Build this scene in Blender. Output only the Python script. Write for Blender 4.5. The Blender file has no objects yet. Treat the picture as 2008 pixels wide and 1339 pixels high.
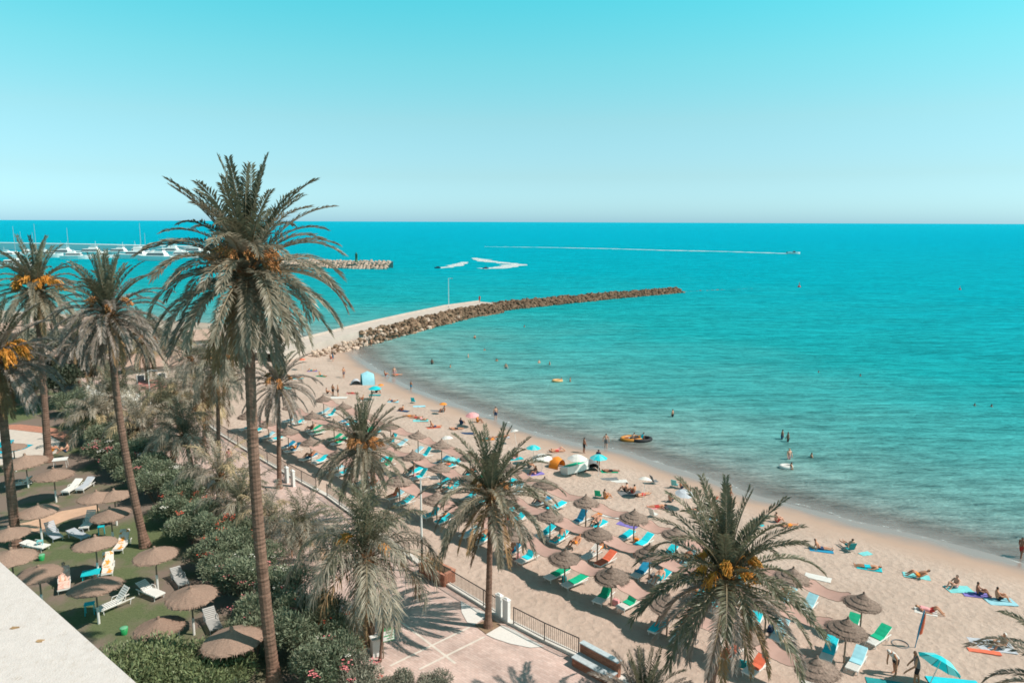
import bpy, math, random
import numpy as np
from mathutils import Vector, Matrix

# ------------------------------------------------------------------ camera, world, sun
SC = bpy.context.scene
COL = SC.collection
CAMZ, FPX, PW, PH, HZ = 24.0, 1400.0, 2008.0, 1339.0, 435.0
PITCH = math.atan((PH/2-HZ)/FPX)
ROLL = math.atan(8/2008)
_c, _s, _sp, _cp = math.cos(ROLL), math.sin(ROLL), math.sin(PITCH), math.cos(PITCH)
cam_d = bpy.data.cameras.new('camera')
cam_d.sensor_width = 36; cam_d.lens = 36*FPX/PW
cam_d.clip_start = 0.1; cam_d.clip_end = 120000
cam = bpy.data.objects.new('camera', cam_d); COL.objects.link(cam)
cam.matrix_world = Matrix(((_c, -_s, 0, 0), (_s*_sp, _c*_sp, -_cp, 0), (_s*_cp, _c*_cp, _sp, CAMZ), (0, 0, 0, 1)))
SC.camera = cam

SUN_EL, SUN_AZ = math.radians(50), math.radians(-11)      # azimuth of the sun measured from +X
world = bpy.data.worlds.new('World'); SC.world = world
world.use_nodes = True
wn, wl = world.node_tree.nodes, world.node_tree.links
wn.clear()
w_out = wn.new('ShaderNodeOutputWorld'); w_bg = wn.new('ShaderNodeBackground')
sky = wn.new('ShaderNodeTexSky'); sky.sky_type = 'NISHITA'; sky.sun_disc = False
sky.sun_elevation = SUN_EL; sky.sun_rotation = math.pi/2 - SUN_AZ
sky.altitude = 20; sky.air_density = 1.0; sky.dust_density = 0.6; sky.ozone_density = 2.0
w_tc = wn.new('ShaderNodeTexCoord'); w_sep = wn.new('ShaderNodeSeparateXYZ')
w_ramp = wn.new('ShaderNodeValToRGB')                       # turquoise sky cast by height; above view made neutral and darker against teal shade
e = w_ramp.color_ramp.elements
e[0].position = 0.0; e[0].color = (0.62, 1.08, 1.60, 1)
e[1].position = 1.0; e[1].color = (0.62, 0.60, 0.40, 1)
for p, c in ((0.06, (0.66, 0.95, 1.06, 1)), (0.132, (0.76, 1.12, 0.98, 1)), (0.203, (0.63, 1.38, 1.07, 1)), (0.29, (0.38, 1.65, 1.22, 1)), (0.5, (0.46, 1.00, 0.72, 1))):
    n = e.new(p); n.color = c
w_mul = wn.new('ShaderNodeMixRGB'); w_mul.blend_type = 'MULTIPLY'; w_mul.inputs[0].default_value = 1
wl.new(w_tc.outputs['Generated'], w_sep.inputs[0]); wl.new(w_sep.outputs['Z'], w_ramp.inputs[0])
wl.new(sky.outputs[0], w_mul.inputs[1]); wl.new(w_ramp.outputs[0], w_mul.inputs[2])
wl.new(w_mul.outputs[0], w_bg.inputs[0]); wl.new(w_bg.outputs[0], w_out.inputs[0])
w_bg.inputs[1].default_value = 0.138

sun_d = bpy.data.lights.new('sun', 'SUN'); sun_d.energy = 5.0; sun_d.angle = math.radians(0.53); sun_d.color = (1.0, 0.90, 0.80)
sun = bpy.data.objects.new('sun', sun_d); COL.objects.link(sun)
_sv = Vector((math.cos(SUN_EL)*math.cos(SUN_AZ), math.cos(SUN_EL)*math.sin(SUN_AZ), math.sin(SUN_EL)))
sun.rotation_euler = _sv.to_track_quat('Z', 'Y').to_euler(); sun.location = _sv*200

vs = SC.view_settings
vs.view_transform = 'Standard'; vs.look = 'None'; vs.exposure = 0.12; vs.gamma = 1; vs.use_curve_mapping = False
SC.cycles.filter_width = 1.7
SC.cycles.max_bounces = 6; SC.cycles.transparent_max_bounces = 8

# ------------------------------------------------------------------ helpers
random.seed(7)
def ray(px, py):
    x = (px-PW/2)/FPX; y = -(py-PH/2)/FPX
    x, y = _c*x-_s*y, _s*x+_c*y
    return Vector((x, _cp+y*_sp, -_sp+y*_cp))
def G(px, py, z=0.0):                                       # where a line of sight meets height z
    d = ray(px, py); t = (z-CAMZ)/d.z
    return Vector((d.x*t, d.y*t, z))
def P(px, py, Y):                                           # where it meets distance Y
    d = ray(px, py); t = Y/d.y
    return Vector((d.x*t, Y, CAMZ+d.z*t))
def SD(s, d): return (d-s)/2, (d+s)/2                       # along the shore / towards the sea

def tag(o, label=None, cat=None, group=None, kind=None):
    if label: o['label'] = label
    if cat: o['category'] = cat
    if group: o['group'] = group
    if kind: o['kind'] = kind
    return o
def empty(name, loc, rz=0.0, sc=1.0):
    o = bpy.data.objects.new(name, None); COL.objects.link(o)
    o.location = loc; o.rotation_euler = (0, 0, rz); o.scale = (sc, sc, sc)
    o.empty_display_size = 0.2
    return o
def link(name, me, parent=None, loc=(0, 0, 0), rot=(0, 0, 0), sc=(1, 1, 1)):
    o = bpy.data.objects.new(name, me); COL.objects.link(o)
    if parent is not None: o.parent = parent
    o.location = loc; o.rotation_euler = rot; o.scale = sc
    return o
def omat(o, *ms):
    for i, m in enumerate(ms):
        if m is None: continue
        o.material_slots[i].link = 'OBJECT'; o.material_slots[i].material = m
    return o
def copy_tree(o, parent=None):
    c = o.copy(); COL.objects.link(c); c.parent = parent
    for ch in list(o.children): copy_tree(ch, c)
    return c

class MB:
    def __init__(self): self.v = []; self.f = []; self.m = []
    def add(self, vs, fs, m=0):
        b = len(self.v); self.v += [tuple(v) for v in vs]
        self.f += [tuple(i+b for i in f) for f in fs]; self.m += [m]*len(fs)
        return self
    def box(self, c, s, rz=0.0, m=0, ry=0.0, top=1.0):
        cx, cy, cz = c; hx, hy, hz = s[0]/2, s[1]/2, s[2]/2
        ca, sa = math.cos(rz), math.sin(rz); cb, sb = math.cos(ry), math.sin(ry)
        vs = []
        for z in (-hz, hz):
            k = top if z > 0 else 1.0
            for x, y in ((-hx*k, -hy*k), (hx*k, -hy*k), (hx*k, hy*k), (-hx*k, hy*k)):
                X = x*cb+z*sb; Zz = -x*sb+z*cb
                vs.append((cx+X*ca-y*sa, cy+X*sa+y*ca, cz+Zz))
        return self.add(vs, [(3, 2, 1, 0), (4, 5, 6, 7), (0, 1, 5, 4), (1, 2, 6, 5), (2, 3, 7, 6), (3, 0, 4, 7)], m)
    def tube(self, pts, rad, n=6, m=0, cap=True):
        pts = [Vector(p) for p in pts]
        if not hasattr(rad, '__len__'): rad = [rad]*len(pts)
        vs = []; fs = []; ref = None
        for i, p in enumerate(pts):
            t = (pts[min(i+1, len(pts)-1)]-pts[max(i-1, 0)])
            if t.length < 1e-9: t = Vector((0, 0, 1))
            t.normalize()
            if ref is None:
                ref = Vector((0, 0, 1)).cross(t)
                if ref.length < 0.05: ref = Vector((0, 1, 0)).cross(t)
            ref = (ref-t*ref.dot(t)).normalized(); b = t.cross(ref)
            for k in range(n):
                a = 2*math.pi*k/n
                vs.append(p+(ref*math.cos(a)+b*math.sin(a))*rad[i])
        for i in range(len(pts)-1):
            for k in range(n):
                a, b2 = i*n+k, i*n+(k+1) % n
                fs.append((a, b2, b2+n, a+n))
        if cap:
            fs.append(tuple(range(n-1, -1, -1))); fs.append(tuple((len(pts)-1)*n+k for k in range(n)))
        return self.add(vs, fs, m)
    def lathe(self, prof, n=16, c=(0, 0, 0), m=0, jr=0.0, jz=0.0, rng=None):
        vs = []; fs = []
        for r, z in prof:
            for k in range(n):
                a = 2*math.pi*k/n
                rr = r*(1+(rng.uniform(-jr, jr) if rng else 0)); zz = z+(rng.uniform(-jz, jz) if rng else 0)
                vs.append((c[0]+rr*math.cos(a), c[1]+rr*math.sin(a), c[2]+zz))
        for i in range(len(prof)-1):
            for k in range(n):
                a, b = i*n+k, i*n+(k+1) % n
                fs.append((a, b, b+n, a+n))
        return self.add(vs, fs, m)
    def prism(self, poly, z0, z1, m=0):
        n = len(poly)
        vs = [(x, y, z0) for x, y in poly]+[(x, y, z1) for x, y in poly]
        fs = [tuple(range(n-1, -1, -1)), tuple(range(n, 2*n))]+[(i, (i+1) % n, n+(i+1) % n, n+i) for i in range(n)]
        return self.add(vs, fs, m)
    def mesh(self, name, mats, smooth=False):
        me = bpy.data.meshes.new(name); me.from_pydata(self.v, [], self.f); me.update()
        for x in (mats if isinstance(mats, (list, tuple)) else [mats]): me.materials.append(x)
        if any(self.m): me.polygons.foreach_set('material_index', self.m)
        if smooth: me.polygons.foreach_set('use_smooth', [True]*len(me.polygons))
        return me
    def build(self, name, mats, parent=None, smooth=False):
        return link(name, self.mesh(name, mats, smooth), parent)

# ------------------------------------------------------------------ materials
MATS = {}
def M(name, col, rough=0.7, var=0.12, scale=6.0, bump=0.0, bscale=40.0, spec=0.4, rnd=0.0, coat=0.0, trans=0.0, metal=0.0, stretch=None, col2=None):
    if name in MATS: return MATS[name]
    m = bpy.data.materials.new(name); m.use_nodes = True
    N, L = m.node_tree.nodes, m.node_tree.links
    b = N['Principled BSDF']
    b.inputs['Roughness'].default_value = rough; b.inputs['Specular IOR Level'].default_value = spec; b.inputs['Metallic'].default_value = metal
    if coat: b.inputs['Coat Weight'].default_value = coat
    tc = N.new('ShaderNodeTexCoord'); src = tc.outputs['Object']
    if stretch:
        mp = N.new('ShaderNodeMapping'); mp.inputs['Scale'].default_value = stretch; L.new(src, mp.inputs[0]); src = mp.outputs[0]
    nz = N.new('ShaderNodeTexNoise'); nz.inputs['Scale'].default_value = scale; nz.inputs['Detail'].default_value = 5; nz.inputs['Roughness'].default_value = 0.65
    L.new(src, nz.inputs['Vector'])
    rp = N.new('ShaderNodeValToRGB')
    c2 = col2 or tuple(min(1, c*(1+var)) for c in col); c1 = tuple(c*(1-var) for c in col)
    rp.color_ramp.elements[0].position = 0.3; rp.color_ramp.elements[0].color = (*c1, 1)
    rp.color_ramp.elements[1].position = 0.7; rp.color_ramp.elements[1].color = (*c2, 1)
    L.new(nz.outputs['Fac'], rp.inputs[0]); out = rp.outputs[0]
    if rnd:
        oi = N.new('ShaderNodeObjectInfo'); hs = N.new('ShaderNodeHueSaturation')
        mr = N.new('ShaderNodeMapRange'); mr.inputs['To Min'].default_value = 1-rnd; mr.inputs['To Max'].default_value = 1+rnd
        L.new(oi.outputs['Random'], mr.inputs[0]); L.new(mr.outputs[0], hs.inputs['Value']); L.new(out, hs.inputs['Color']); out = hs.outputs[0]
    L.new(out, b.inputs['Base Color'])
    if bump:
        n2 = N.new('ShaderNodeTexNoise'); n2.inputs['Scale'].default_value = bscale; n2.inputs['Detail'].default_value = 4
        L.new(src, n2.inputs['Vector'])
        bp = N.new('ShaderNodeBump'); bp.inputs['Strength'].default_value = bump; bp.inputs['Distance'].default_value = 0.03
        L.new(n2.outputs['Fac'], bp.inputs['Height']); L.new(bp.outputs[0], b.inputs['Normal'])
    if trans:
        o = N['Material Output']; tr = N.new('ShaderNodeBsdfTranslucent'); mx = N.new('ShaderNodeMixShader'); mx.inputs[0].default_value = trans
        L.new(out, tr.inputs[0]); L.new(b.outputs[0], mx.inputs[1]); L.new(tr.outputs[0], mx.inputs[2]); L.new(mx.outputs[0], o.inputs[0])
    MATS[name] = m
    return m

m_frond = M('palm_leaf', (0.315, 0.262, 0.225), 0.42, 0.30, 1.3, spec=0.5, rnd=0.28, trans=0.33)
m_frond_o = M('palm_leaf_olive', (0.28, 0.245, 0.182), 0.42, 0.30, 1.3, spec=0.5, rnd=0.28, trans=0.33)
m_frond_g = M('palm_leaf_young', (0.155, 0.152, 0.095), 0.42, 0.3, 1.3, spec=0.5, rnd=0.25, trans=0.33)
m_frond_s = M('palm_leaf_silver', (0.33, 0.295, 0.23), 0.5, 0.35, 1.5, spec=0.4, rnd=0.25, trans=0.33)
m_frond_p = M('palm_leaf_pale', (0.36, 0.31, 0.245), 0.5, 0.35, 1.5, spec=0.4, rnd=0.3, trans=0.22)
m_frond_y = M('palm_leaf_straw', (0.48, 0.37, 0.22), 0.6, 0.35, 1.5, spec=0.3, rnd=0.25, trans=0.2)
m_frond_d = M('palm_leaf_dry', (0.30, 0.19, 0.10), 0.8, 0.35, 1.5, spec=0.2, rnd=0.25)
m_rachis = M('palm_rib', (0.20, 0.16, 0.10), 0.6, 0.25, 3)
m_trunk = M('palm_trunk', (0.20, 0.122, 0.092), 0.95, 0.4, 2.2, bump=0.8, bscale=9, spec=0.1, stretch=(1, 1, 2.6))
m_boot = M('palm_boot', (0.20, 0.105, 0.055), 0.95, 0.5, 5, bump=0.6, bscale=18, spec=0.1)
m_date = M('date_orange', (0.66, 0.28, 0.045), 0.6, 0.35, 6, rnd=0.15)
m_date_b = M('date_brown', (0.50, 0.22, 0.08), 0.7, 0.35, 6, rnd=0.2)
m_thatch = M('thatch', (0.31, 0.212, 0.165), 0.95, 0.22, 14, bump=0.7, bscale=45, spec=0.1, rnd=0.12)
m_thatch_g = M('thatch_grey', (0.235, 0.175, 0.145), 0.95, 0.42, 9, bump=0.9, bscale=26, spec=0.1, rnd=0.15)
m_cloth = M('shade_cloth', (0.52, 0.335, 0.285), 0.9, 0.10, 1.2, bump=0.2, bscale=60, spec=0.1, trans=0.15, rnd=0.06)
m_wood = M('wood_pole', (0.26, 0.19, 0.14), 0.85, 0.3, 5, stretch=(6, 6, 1))
m_white = M('white_plastic', (0.74, 0.73, 0.70), 0.45, 0.05, 5)
m_grey = M('grey_plastic', (0.42, 0.42, 0.41), 0.5, 0.08, 5)
m_turq = M('pad_turquoise', (0.01, 0.60, 0.72), 0.75, 0.10, 3, bump=0.15, bscale=14, rnd=0.12)
m_green = M('pad_green', (0.0, 0.40, 0.22), 0.75, 0.10, 3, bump=0.15, bscale=14, rnd=0.1)
m_blue = M('pad_blue', (0.01, 0.24, 0.42), 0.75, 0.12, 3, rnd=0.1)
m_pale = M('pad_pale_blue', (0.30, 0.60, 0.70), 0.75, 0.10, 3, rnd=0.1)
m_coral = M('towel_coral', (0.72, 0.16, 0.085), 0.9, 0.10, 3, bump=0.3, bscale=60)
m_orange = M('fabric_orange', (0.80, 0.26, 0.03), 0.85, 0.10, 3)
m_wfab = M('fabric_white', (0.76, 0.75, 0.72), 0.85, 0.05, 3, trans=0.2)
m_pfab = M('fabric_pale', (0.56, 0.60, 0.66), 0.85, 0.07, 3, trans=0.2)
m_pink = M('fabric_pink', (0.75, 0.35, 0.36), 0.85, 0.08, 3)
m_tfab = M('fabric_turquoise', (0.01, 0.58, 0.66), 0.8, 0.06, 3, trans=0.2)
m_gfab = M('fabric_grey', (0.16, 0.17, 0.18), 0.85, 0.1, 3)
m_aqua = M('fabric_aqua', (0.18, 0.56, 0.58), 0.85, 0.1, 3)
m_black = M('fabric_black', (0.018, 0.018, 0.022), 0.7, 0.2, 3)
m_navy = M('fabric_navy', (0.02, 0.05, 0.12), 0.8, 0.15, 3)
m_teal = M('fabric_teal', (0.01, 0.26, 0.28), 0.8, 0.15, 3)
m_violet = M('fabric_violet', (0.20, 0.16, 0.48), 0.85, 0.15, 3)
m_red = M('fabric_red', (0.52, 0.05, 0.04), 0.8, 0.1, 3)
m_skin = [M('skin_light', (0.62, 0.34, 0.24), 0.55, 0.06, 4), M('skin_tan', (0.52, 0.25, 0.15), 0.55, 0.06, 4), M('skin_brown', (0.32, 0.145, 0.09), 0.55, 0.06, 4)]
m_hair = [M('hair_dark', (0.02, 0.014, 0.01), 0.6, 0.2, 9), M('hair_brown', (0.09, 0.05, 0.03), 0.6, 0.2, 9), M('hair_fair', (0.34, 0.22, 0.11), 0.6, 0.2, 9)]
m_rock = M('rock_brown', (0.215, 0.14, 0.095), 0.95, 0.45, 0.9, bump=0.9, bscale=3, spec=0.1, rnd=0.5)
m_rock_p = M('rock_pale', (0.50, 0.375, 0.30), 0.95, 0.25, 0.9, bump=0.8, bscale=3, spec=0.1, rnd=0.22)
m_conc = M('concrete_pale', (0.52, 0.44, 0.39), 0.9, 0.10, 0.7, bump=0.3, bscale=8, spec=0.15)
m_kerb = M('kerb_stone', (0.60, 0.56, 0.52), 0.9, 0.12, 1.4, bump=0.3, bscale=14)
m_metal = M('railing_metal', (0.055, 0.048, 0.045), 0.55, 0.2, 3, metal=0.3)
m_brick = M('brick_red', (0.33, 0.135, 0.085), 0.9, 0.25, 7, bump=0.4, bscale=20, rnd=0.18)
m_mortar = M('mortar', (0.36, 0.30, 0.26), 0.95, 0.15, 7)
m_tile = M('tile_pale_blue', (0.46, 0.52, 0.55), 0.5, 0.18, 6)
m_terra = M('terracotta', (0.44, 0.20, 0.135), 0.9, 0.2, 3, bump=0.3, bscale=16)
m_wall = M('painted_wall', (0.62, 0.50, 0.43), 0.9, 0.08, 1.2)
m_wpaint = M('white_paint', (0.76, 0.75, 0.73), 0.6, 0.05, 1.4)
m_glass = M('dark_glass', (0.03, 0.045, 0.06), 0.12, 0.1, 2, spec=0.6)
m_gsign = M('sign_green', (0.02, 0.30, 0.09), 0.5, 0.06, 3)
m_oran_boat = M('inflatable_orange', (0.50, 0.20, 0.03), 0.4, 0.1, 3)

# ------------------------------------------------------------------ shore line and ground heights
SHORE = [(-700, 420), (-400, 262), (-200, 200), (-130, 180), (-78, 161), (-46, 147), (-37, 141), (-30.7, 135.1), (-26.7, 124.3), (-22.3, 115.5), (-17, 106), (-14, 101.1), (-10.2, 96.2), (-6, 91), (-3.3, 87.3), (-0.9, 84.8), (1.8, 80.7), (5, 77.7), (8.1, 75.1), (12, 73.1), (15.2, 69), (18.1, 65.8), (20.2, 63.1), (22.1, 60.4), (25.6, 57.4), (28.3, 55.1), (32, 52.4), (35.1, 49.7), (38.2, 46.4), (47, 35), (60, 17), (85, -15), (130, -70), (300, -300)]
_sa = np.array(SHORE, float)
def shore_dist(xy):                                         # > 0 on land
    xy = np.asarray(xy, float).reshape(-1, 2)
    best = np.full(len(xy), 1e18)
    for a, b in zip(_sa[:-1], _sa[1:]):
        ab = b-a; t = np.clip(((xy-a)@ab)/(ab@ab), 0, 1)
        d = ((xy-(a+t[:, None]*ab))**2).sum(1); best = np.minimum(best, d)
    poly = np.vstack([_sa, [[300, -900], [-3000, -900], [-3000, 420]]])
    x, y = xy[:, 0], xy[:, 1]; ins = np.zeros(len(xy), bool)
    j = len(poly)-1
    for i in range(len(poly)):
        xi, yi = poly[i]; xj, yj = poly[j]
        with np.errstate(divide='ignore', invalid='ignore'):
            c = ((yi > y) != (yj > y)) & (x < (xj-xi)*(y-yi)/(yj-yi+1e-12)+xi)
        ins ^= c; j = i
    return np.where(ins, 1, -1)*np.sqrt(best)
def z_of(ds):
    return np.interp(ds, [-300, -40, -6, 0, 5, 18, 45, 80], [-6, -1.9, -0.33, 0, 0.40, 1.15, 1.85, 1.95])
def zsand(x, y): return float(z_of(shore_dist([(x, y)]))[0])
def GS(px, py):                                             # line of sight onto the sand
    z = 1.2
    for _ in range(6):
        g = G(px, py, z); z = zsand(g.x, g.y)
    return Vector((g.x, g.y, z))
ZP, ZG = 2.4, 3.0
def mkgrid(xs, ys, zf, name, mat, attr=None, smooth=True):
    X, Y = np.meshgrid(xs, ys); X = X.ravel(); Y = Y.ravel()
    Z, A = zf(X, Y)
    nx, ny = len(xs), len(ys)
    i = np.arange((ny-1)*(nx-1)); r, c = i//(nx-1), i % (nx-1); a = r*nx+c
    F = np.stack([a, a+1, a+nx+1, a+nx], 1)
    me = bpy.data.meshes.new(name)
    me.vertices.add(nx*ny); me.vertices.foreach_set('co', np.stack([X, Y, Z], 1).astype(np.float32).ravel())
    me.loops.add(4*len(F)); me.loops.foreach_set('vertex_index', F.astype(np.int32).ravel())
    me.polygons.add(len(F)); me.polygons.foreach_set('loop_start', (np.arange(len(F))*4).astype(np.int32))
    me.polygons.foreach_set('loop_total', np.full(len(F), 4, np.int32)); me.update(calc_edges=True); me.validate()
    if smooth: me.polygons.foreach_set('use_smooth', [True]*len(F))
    if attr:
        at = me.attributes.new(attr, 'FLOAT', 'POINT'); at.data.foreach_set('value', A.astype(np.float32))
    me.materials.append(mat)
    return link(name, me)

# sand
def sand_material():
    m = bpy.data.materials.new('sand'); m.use_nodes = True
    N, L = m.node_tree.nodes, m.node_tree.links; b = N['Principled BSDF']
    tc = N.new('ShaderNodeTexCoord'); at = N.new('ShaderNodeAttribute'); at.attribute_name = 'shore'
    def noise(s, d=5, r=0.6):
        n = N.new('ShaderNodeTexNoise'); n.inputs['Scale'].default_value = s; n.inputs['Detail'].default_value = d; n.inputs['Roughness'].default_value = r
        L.new(tc.outputs['Object'], n.inputs['Vector']); return n
    n1 = noise(0.22, 4); n2 = noise(2.6, 6, 0.7); n3 = noise(9, 4, 0.7)
    r1 = N.new('ShaderNodeValToRGB'); r1.color_ramp.elements[0].position = 0.32; r1.color_ramp.elements[1].position = 0.70
    r1.color_ramp.elements[0].color = (0.415, 0.312, 0.255, 1); r1.color_ramp.elements[1].color = (0.555, 0.432, 0.364, 1)
    mx = N.new('ShaderNodeMath'); mx.operation = 'MULTIPLY_ADD'; mx.inputs[1].default_value = 0.5; L.new(n2.outputs['Fac'], mx.inputs[0])
    m2 = N.new('ShaderNodeMath'); m2.operation = 'MULTIPLY'; m2.inputs[1].default_value = 0.5; L.new(n1.outputs['Fac'], m2.inputs[0]); L.new(m2.outputs[0], mx.inputs[2])
    L.new(mx.outputs[0], r1.inputs[0])
    # wet sand near the water line
    ws = N.new('ShaderNodeMath'); ws.operation = 'MULTIPLY_ADD'; ws.inputs[1].default_value = 3.2; ws.inputs[2].default_value = -1.6; L.new(n1.outputs['Fac'], ws.inputs[0])
    wa = N.new('ShaderNodeMath'); wa.operation = 'ADD'; L.new(at.outputs['Fac'], wa.inputs[0]); L.new(ws.outputs[0], wa.inputs[1])
    wr = N.new('ShaderNodeMapRange'); wr.inputs['From Min'].default_value = 1.0; wr.inputs['From Max'].default_value = 3.0; L.new(wa.outputs[0], wr.inputs[0])
    wr2 = N.new('ShaderNodeMapRange'); wr2.inputs['From Min'].default_value = 3.0; wr2.inputs['From Max'].default_value = 6.5; L.new(wa.outputs[0], wr2.inputs[0])
    damp = N.new('ShaderNodeMixRGB'); damp.inputs[1].default_value = (0.42, 0.295, 0.23, 1); L.new(wr2.outputs[0], damp.inputs[0]); L.new(r1.outputs[0], damp.inputs[2])
    wet = N.new('ShaderNodeMixRGB'); wet.inputs[1].default_value = (0.275, 0.215, 0.19, 1); L.new(wr.outputs[0], wet.inputs[0]); L.new(damp.outputs[0], wet.inputs[2])
    L.new(wet.outputs[0], b.inputs['Base Color'])
    rr = N.new('ShaderNodeMapRange'); rr.inputs['To Min'].default_value = 0.22; rr.inputs['To Max'].default_value = 0.95; L.new(wr.outputs[0], rr.inputs[0]); L.new(rr.outputs[0], b.inputs['Roughness'])
    b.inputs['Specular IOR Level'].default_value = 0.3
    vo = N.new('ShaderNodeTexVoronoi'); vo.inputs['Scale'].default_value = 2.1; L.new(tc.outputs['Object'], vo.inputs['Vector'])
    a1 = N.new('ShaderNodeMath'); a1.operation = 'MULTIPLY_ADD'; a1.inputs[1].default_value = 0.7; L.new(vo.outputs['Distance'], a1.inputs[0]); L.new(n2.outputs['Fac'], a1.inputs[2])
    a2 = N.new('ShaderNodeMath'); a2.operation = 'MULTIPLY_ADD'; a2.inputs[1].default_value = 0.35; L.new(n3.outputs['Fac'], a2.inputs[0]); L.new(a1.outputs[0], a2.inputs[2])
    bs = N.new('ShaderNodeMath'); bs.operation = 'MULTIPLY'; bs.inputs[1].default_value = 1.0; L.new(wr2.outputs[0], bs.inputs[0])
    bp = N.new('ShaderNodeBump'); bp.inputs['Distance'].default_value = 0.10; L.new(bs.outputs[0], bp.inputs['Strength']); L.new(a2.outputs[0], bp.inputs['Height'])
    L.new(bp.outputs[0], b.inputs['Normal'])
    return m
def sand_z(X, Y):
    ds = shore_dist(np.stack([X, Y], 1))
    z = z_of(ds)+np.where(ds > 5, 0.03*np.sin(X*0.9+1.3*np.sin(Y*0.6))*np.sin(Y*1.1+X*0.3), 0)
    return z, ds
xs = np.concatenate([np.linspace(-240, -62, 40), np.arange(-60, 42, 0.7), np.linspace(44, 140, 25)])
ys = np.concatenate([np.linspace(-80, 20, 25), np.arange(21, 142, 0.7), np.linspace(144, 210, 20)])
tag(mkgrid(xs, ys, sand_z, 'beach', sand_material(), 'shore'), kind='structure')

# sea
def water_material():
    m = bpy.data.materials.new('sea_water'); m.use_nodes = True
    N, L = m.node_tree.nodes, m.node_tree.links; b = N['Principled BSDF']; out = N['Material Output']
    tc = N.new('ShaderNodeTexCoord'); at = N.new('ShaderNodeAttribute'); at.attribute_name = 'shore'
    def noise(s, sc, d=4, r=0.55, rot=0.0):
        mp = N.new('ShaderNodeMapping'); mp.inputs['Scale'].default_value = s; mp.inputs['Rotation'].default_value = (0, 0, rot)
        n = N.new('ShaderNodeTexNoise'); n.inputs['Scale'].default_value = sc; n.inputs['Detail'].default_value = d; n.inputs['Roughness'].default_value = r
        L.new(tc.outputs['Object'], mp.inputs[0]); L.new(mp.outputs[0], n.inputs['Vector']); return n.outputs['Fac']
    def mth(op, a, bb, c=None):
        n = N.new('ShaderNodeMath'); n.operation = op
        for i, v in enumerate((a, bb, c)):
            if v is None: continue
            if isinstance(v, (int, float)): n.inputs[i].default_value = v
            else: L.new(v, n.inputs[i])
        return n.outputs[0]
    dep = mth('MULTIPLY', at.outputs['Fac'], -1.0)          # metres out from the water line
    big = noise((1, 1.6, 1), 0.035, 4)
    depn = mth('MULTIPLY', dep, mth('MULTIPLY_ADD', big, 0.9, 0.55))
    lg = mth('DIVIDE', mth('LOGARITHM', mth('ADD', mth('MAXIMUM', depn, 0.0), 1.0), 10.0), 3.0)   # 0 at 0 m, 1 at 1 km
    rp = N.new('ShaderNodeValToRGB'); L.new(lg, rp.inputs[0])
    E = rp.color_ramp.elements
    E[0].position = 0.0; E[0].color = (0.33, 0.30, 0.28, 1)
    E[1].position = 1.0; E[1].color = (0.0, 0.29, 0.40, 1)
    for p, c in ((0.14, (0.31, 0.30, 0.285)), (0.20, (0.275, 0.28, 0.26)), (0.27, (0.235, 0.305, 0.29)), (0.38, (0.165, 0.34, 0.325)), (0.50, (0.07, 0.325, 0.325)), (0.62, (0.012, 0.31, 0.335)), (0.78, (0.001, 0.30, 0.375))):
        x = E.new(p); x.color = (*c, 1)
    # wind patches; light and shade of ripples and swell put into the colour
    st = noise((0.35, 2.2, 1), 0.05, 5, 0.6, math.radians(-8)); st1 = noise((0.4, 2.6, 1), 0.16, 5, 0.65, math.radians(-12))
    st2 = noise((0.8, 3.0, 1), 0.38, 6, 0.7, math.radians(-20)); st3 = noise((0.8, 2.2, 1), 2.3, 4, 0.6, math.radians(25))
    v = mth('MULTIPLY_ADD', st, 0.6, mth('MULTIPLY_ADD', st1, 1.7, mth('MULTIPLY_ADD', st2, 2.7, mth('MULTIPLY_ADD', st3, 1.3, -1.97))))
    hs = N.new('ShaderNodeHueSaturation'); L.new(rp.outputs[0], hs.inputs['Color'])
    sw = N.new('ShaderNodeMath'); sw.operation = 'SINE'; L.new(mth('MULTIPLY_ADD', st, 9.0, mth('MULTIPLY', dep, 0.62)), sw.inputs[0])
    near = N.new('ShaderNodeMapRange'); near.inputs['From Min'].default_value = 45; near.inputs['From Max'].default_value = 3; L.new(dep, near.inputs[0])
    v = mth('ADD', v, mth('MULTIPLY', mth('MULTIPLY', mth('POWER', mth('ABSOLUTE', sw.outputs[0], 0.0), 5.0), -0.15), near.outputs[0])); L.new(v, hs.inputs['Value'])  # shaded wavelet troughs near the shore painted as dark lines in the colour
    h = mth('ADD', mth('MULTIPLY_ADD', st1, 2.2, mth('MULTIPLY_ADD', st2, 1.4, mth('MULTIPLY', st3, 0.30))), mth('MULTIPLY', mth('MULTIPLY', sw.outputs[0], 0.16), near.outputs[0]))
    bp = N.new('ShaderNodeBump'); bp.inputs['Strength'].default_value = 0.8; bp.inputs['Distance'].default_value = 1.0; L.new(h, bp.inputs['Height'])
    N.remove(b)
    df = N.new('ShaderNodeBsdfDiffuse'); L.new(hs.outputs[0], df.inputs['Color']); L.new(bp.outputs[0], df.inputs['Normal'])
    gl = N.new('ShaderNodeBsdfGlossy'); gl.inputs['Color'].default_value = (0.10, 0.80, 0.92, 1); gl.inputs['Roughness'].default_value = 0.18; L.new(bp.outputs[0], gl.inputs['Normal'])
    fr = N.new('ShaderNodeFresnel'); fr.inputs['IOR'].default_value = 1.33; L.new(bp.outputs[0], fr.inputs['Normal'])
    wm = N.new('ShaderNodeMixShader'); L.new(mth('MULTIPLY', mth('MINIMUM', fr.outputs[0], 0.55), 0.55), wm.inputs[0]); L.new(df.outputs[0], wm.inputs[1]); L.new(gl.outputs[0], wm.inputs[2])
    b = wm
    tr = N.new('ShaderNodeBsdfTransparent'); mx = N.new('ShaderNodeMixShader')
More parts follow.
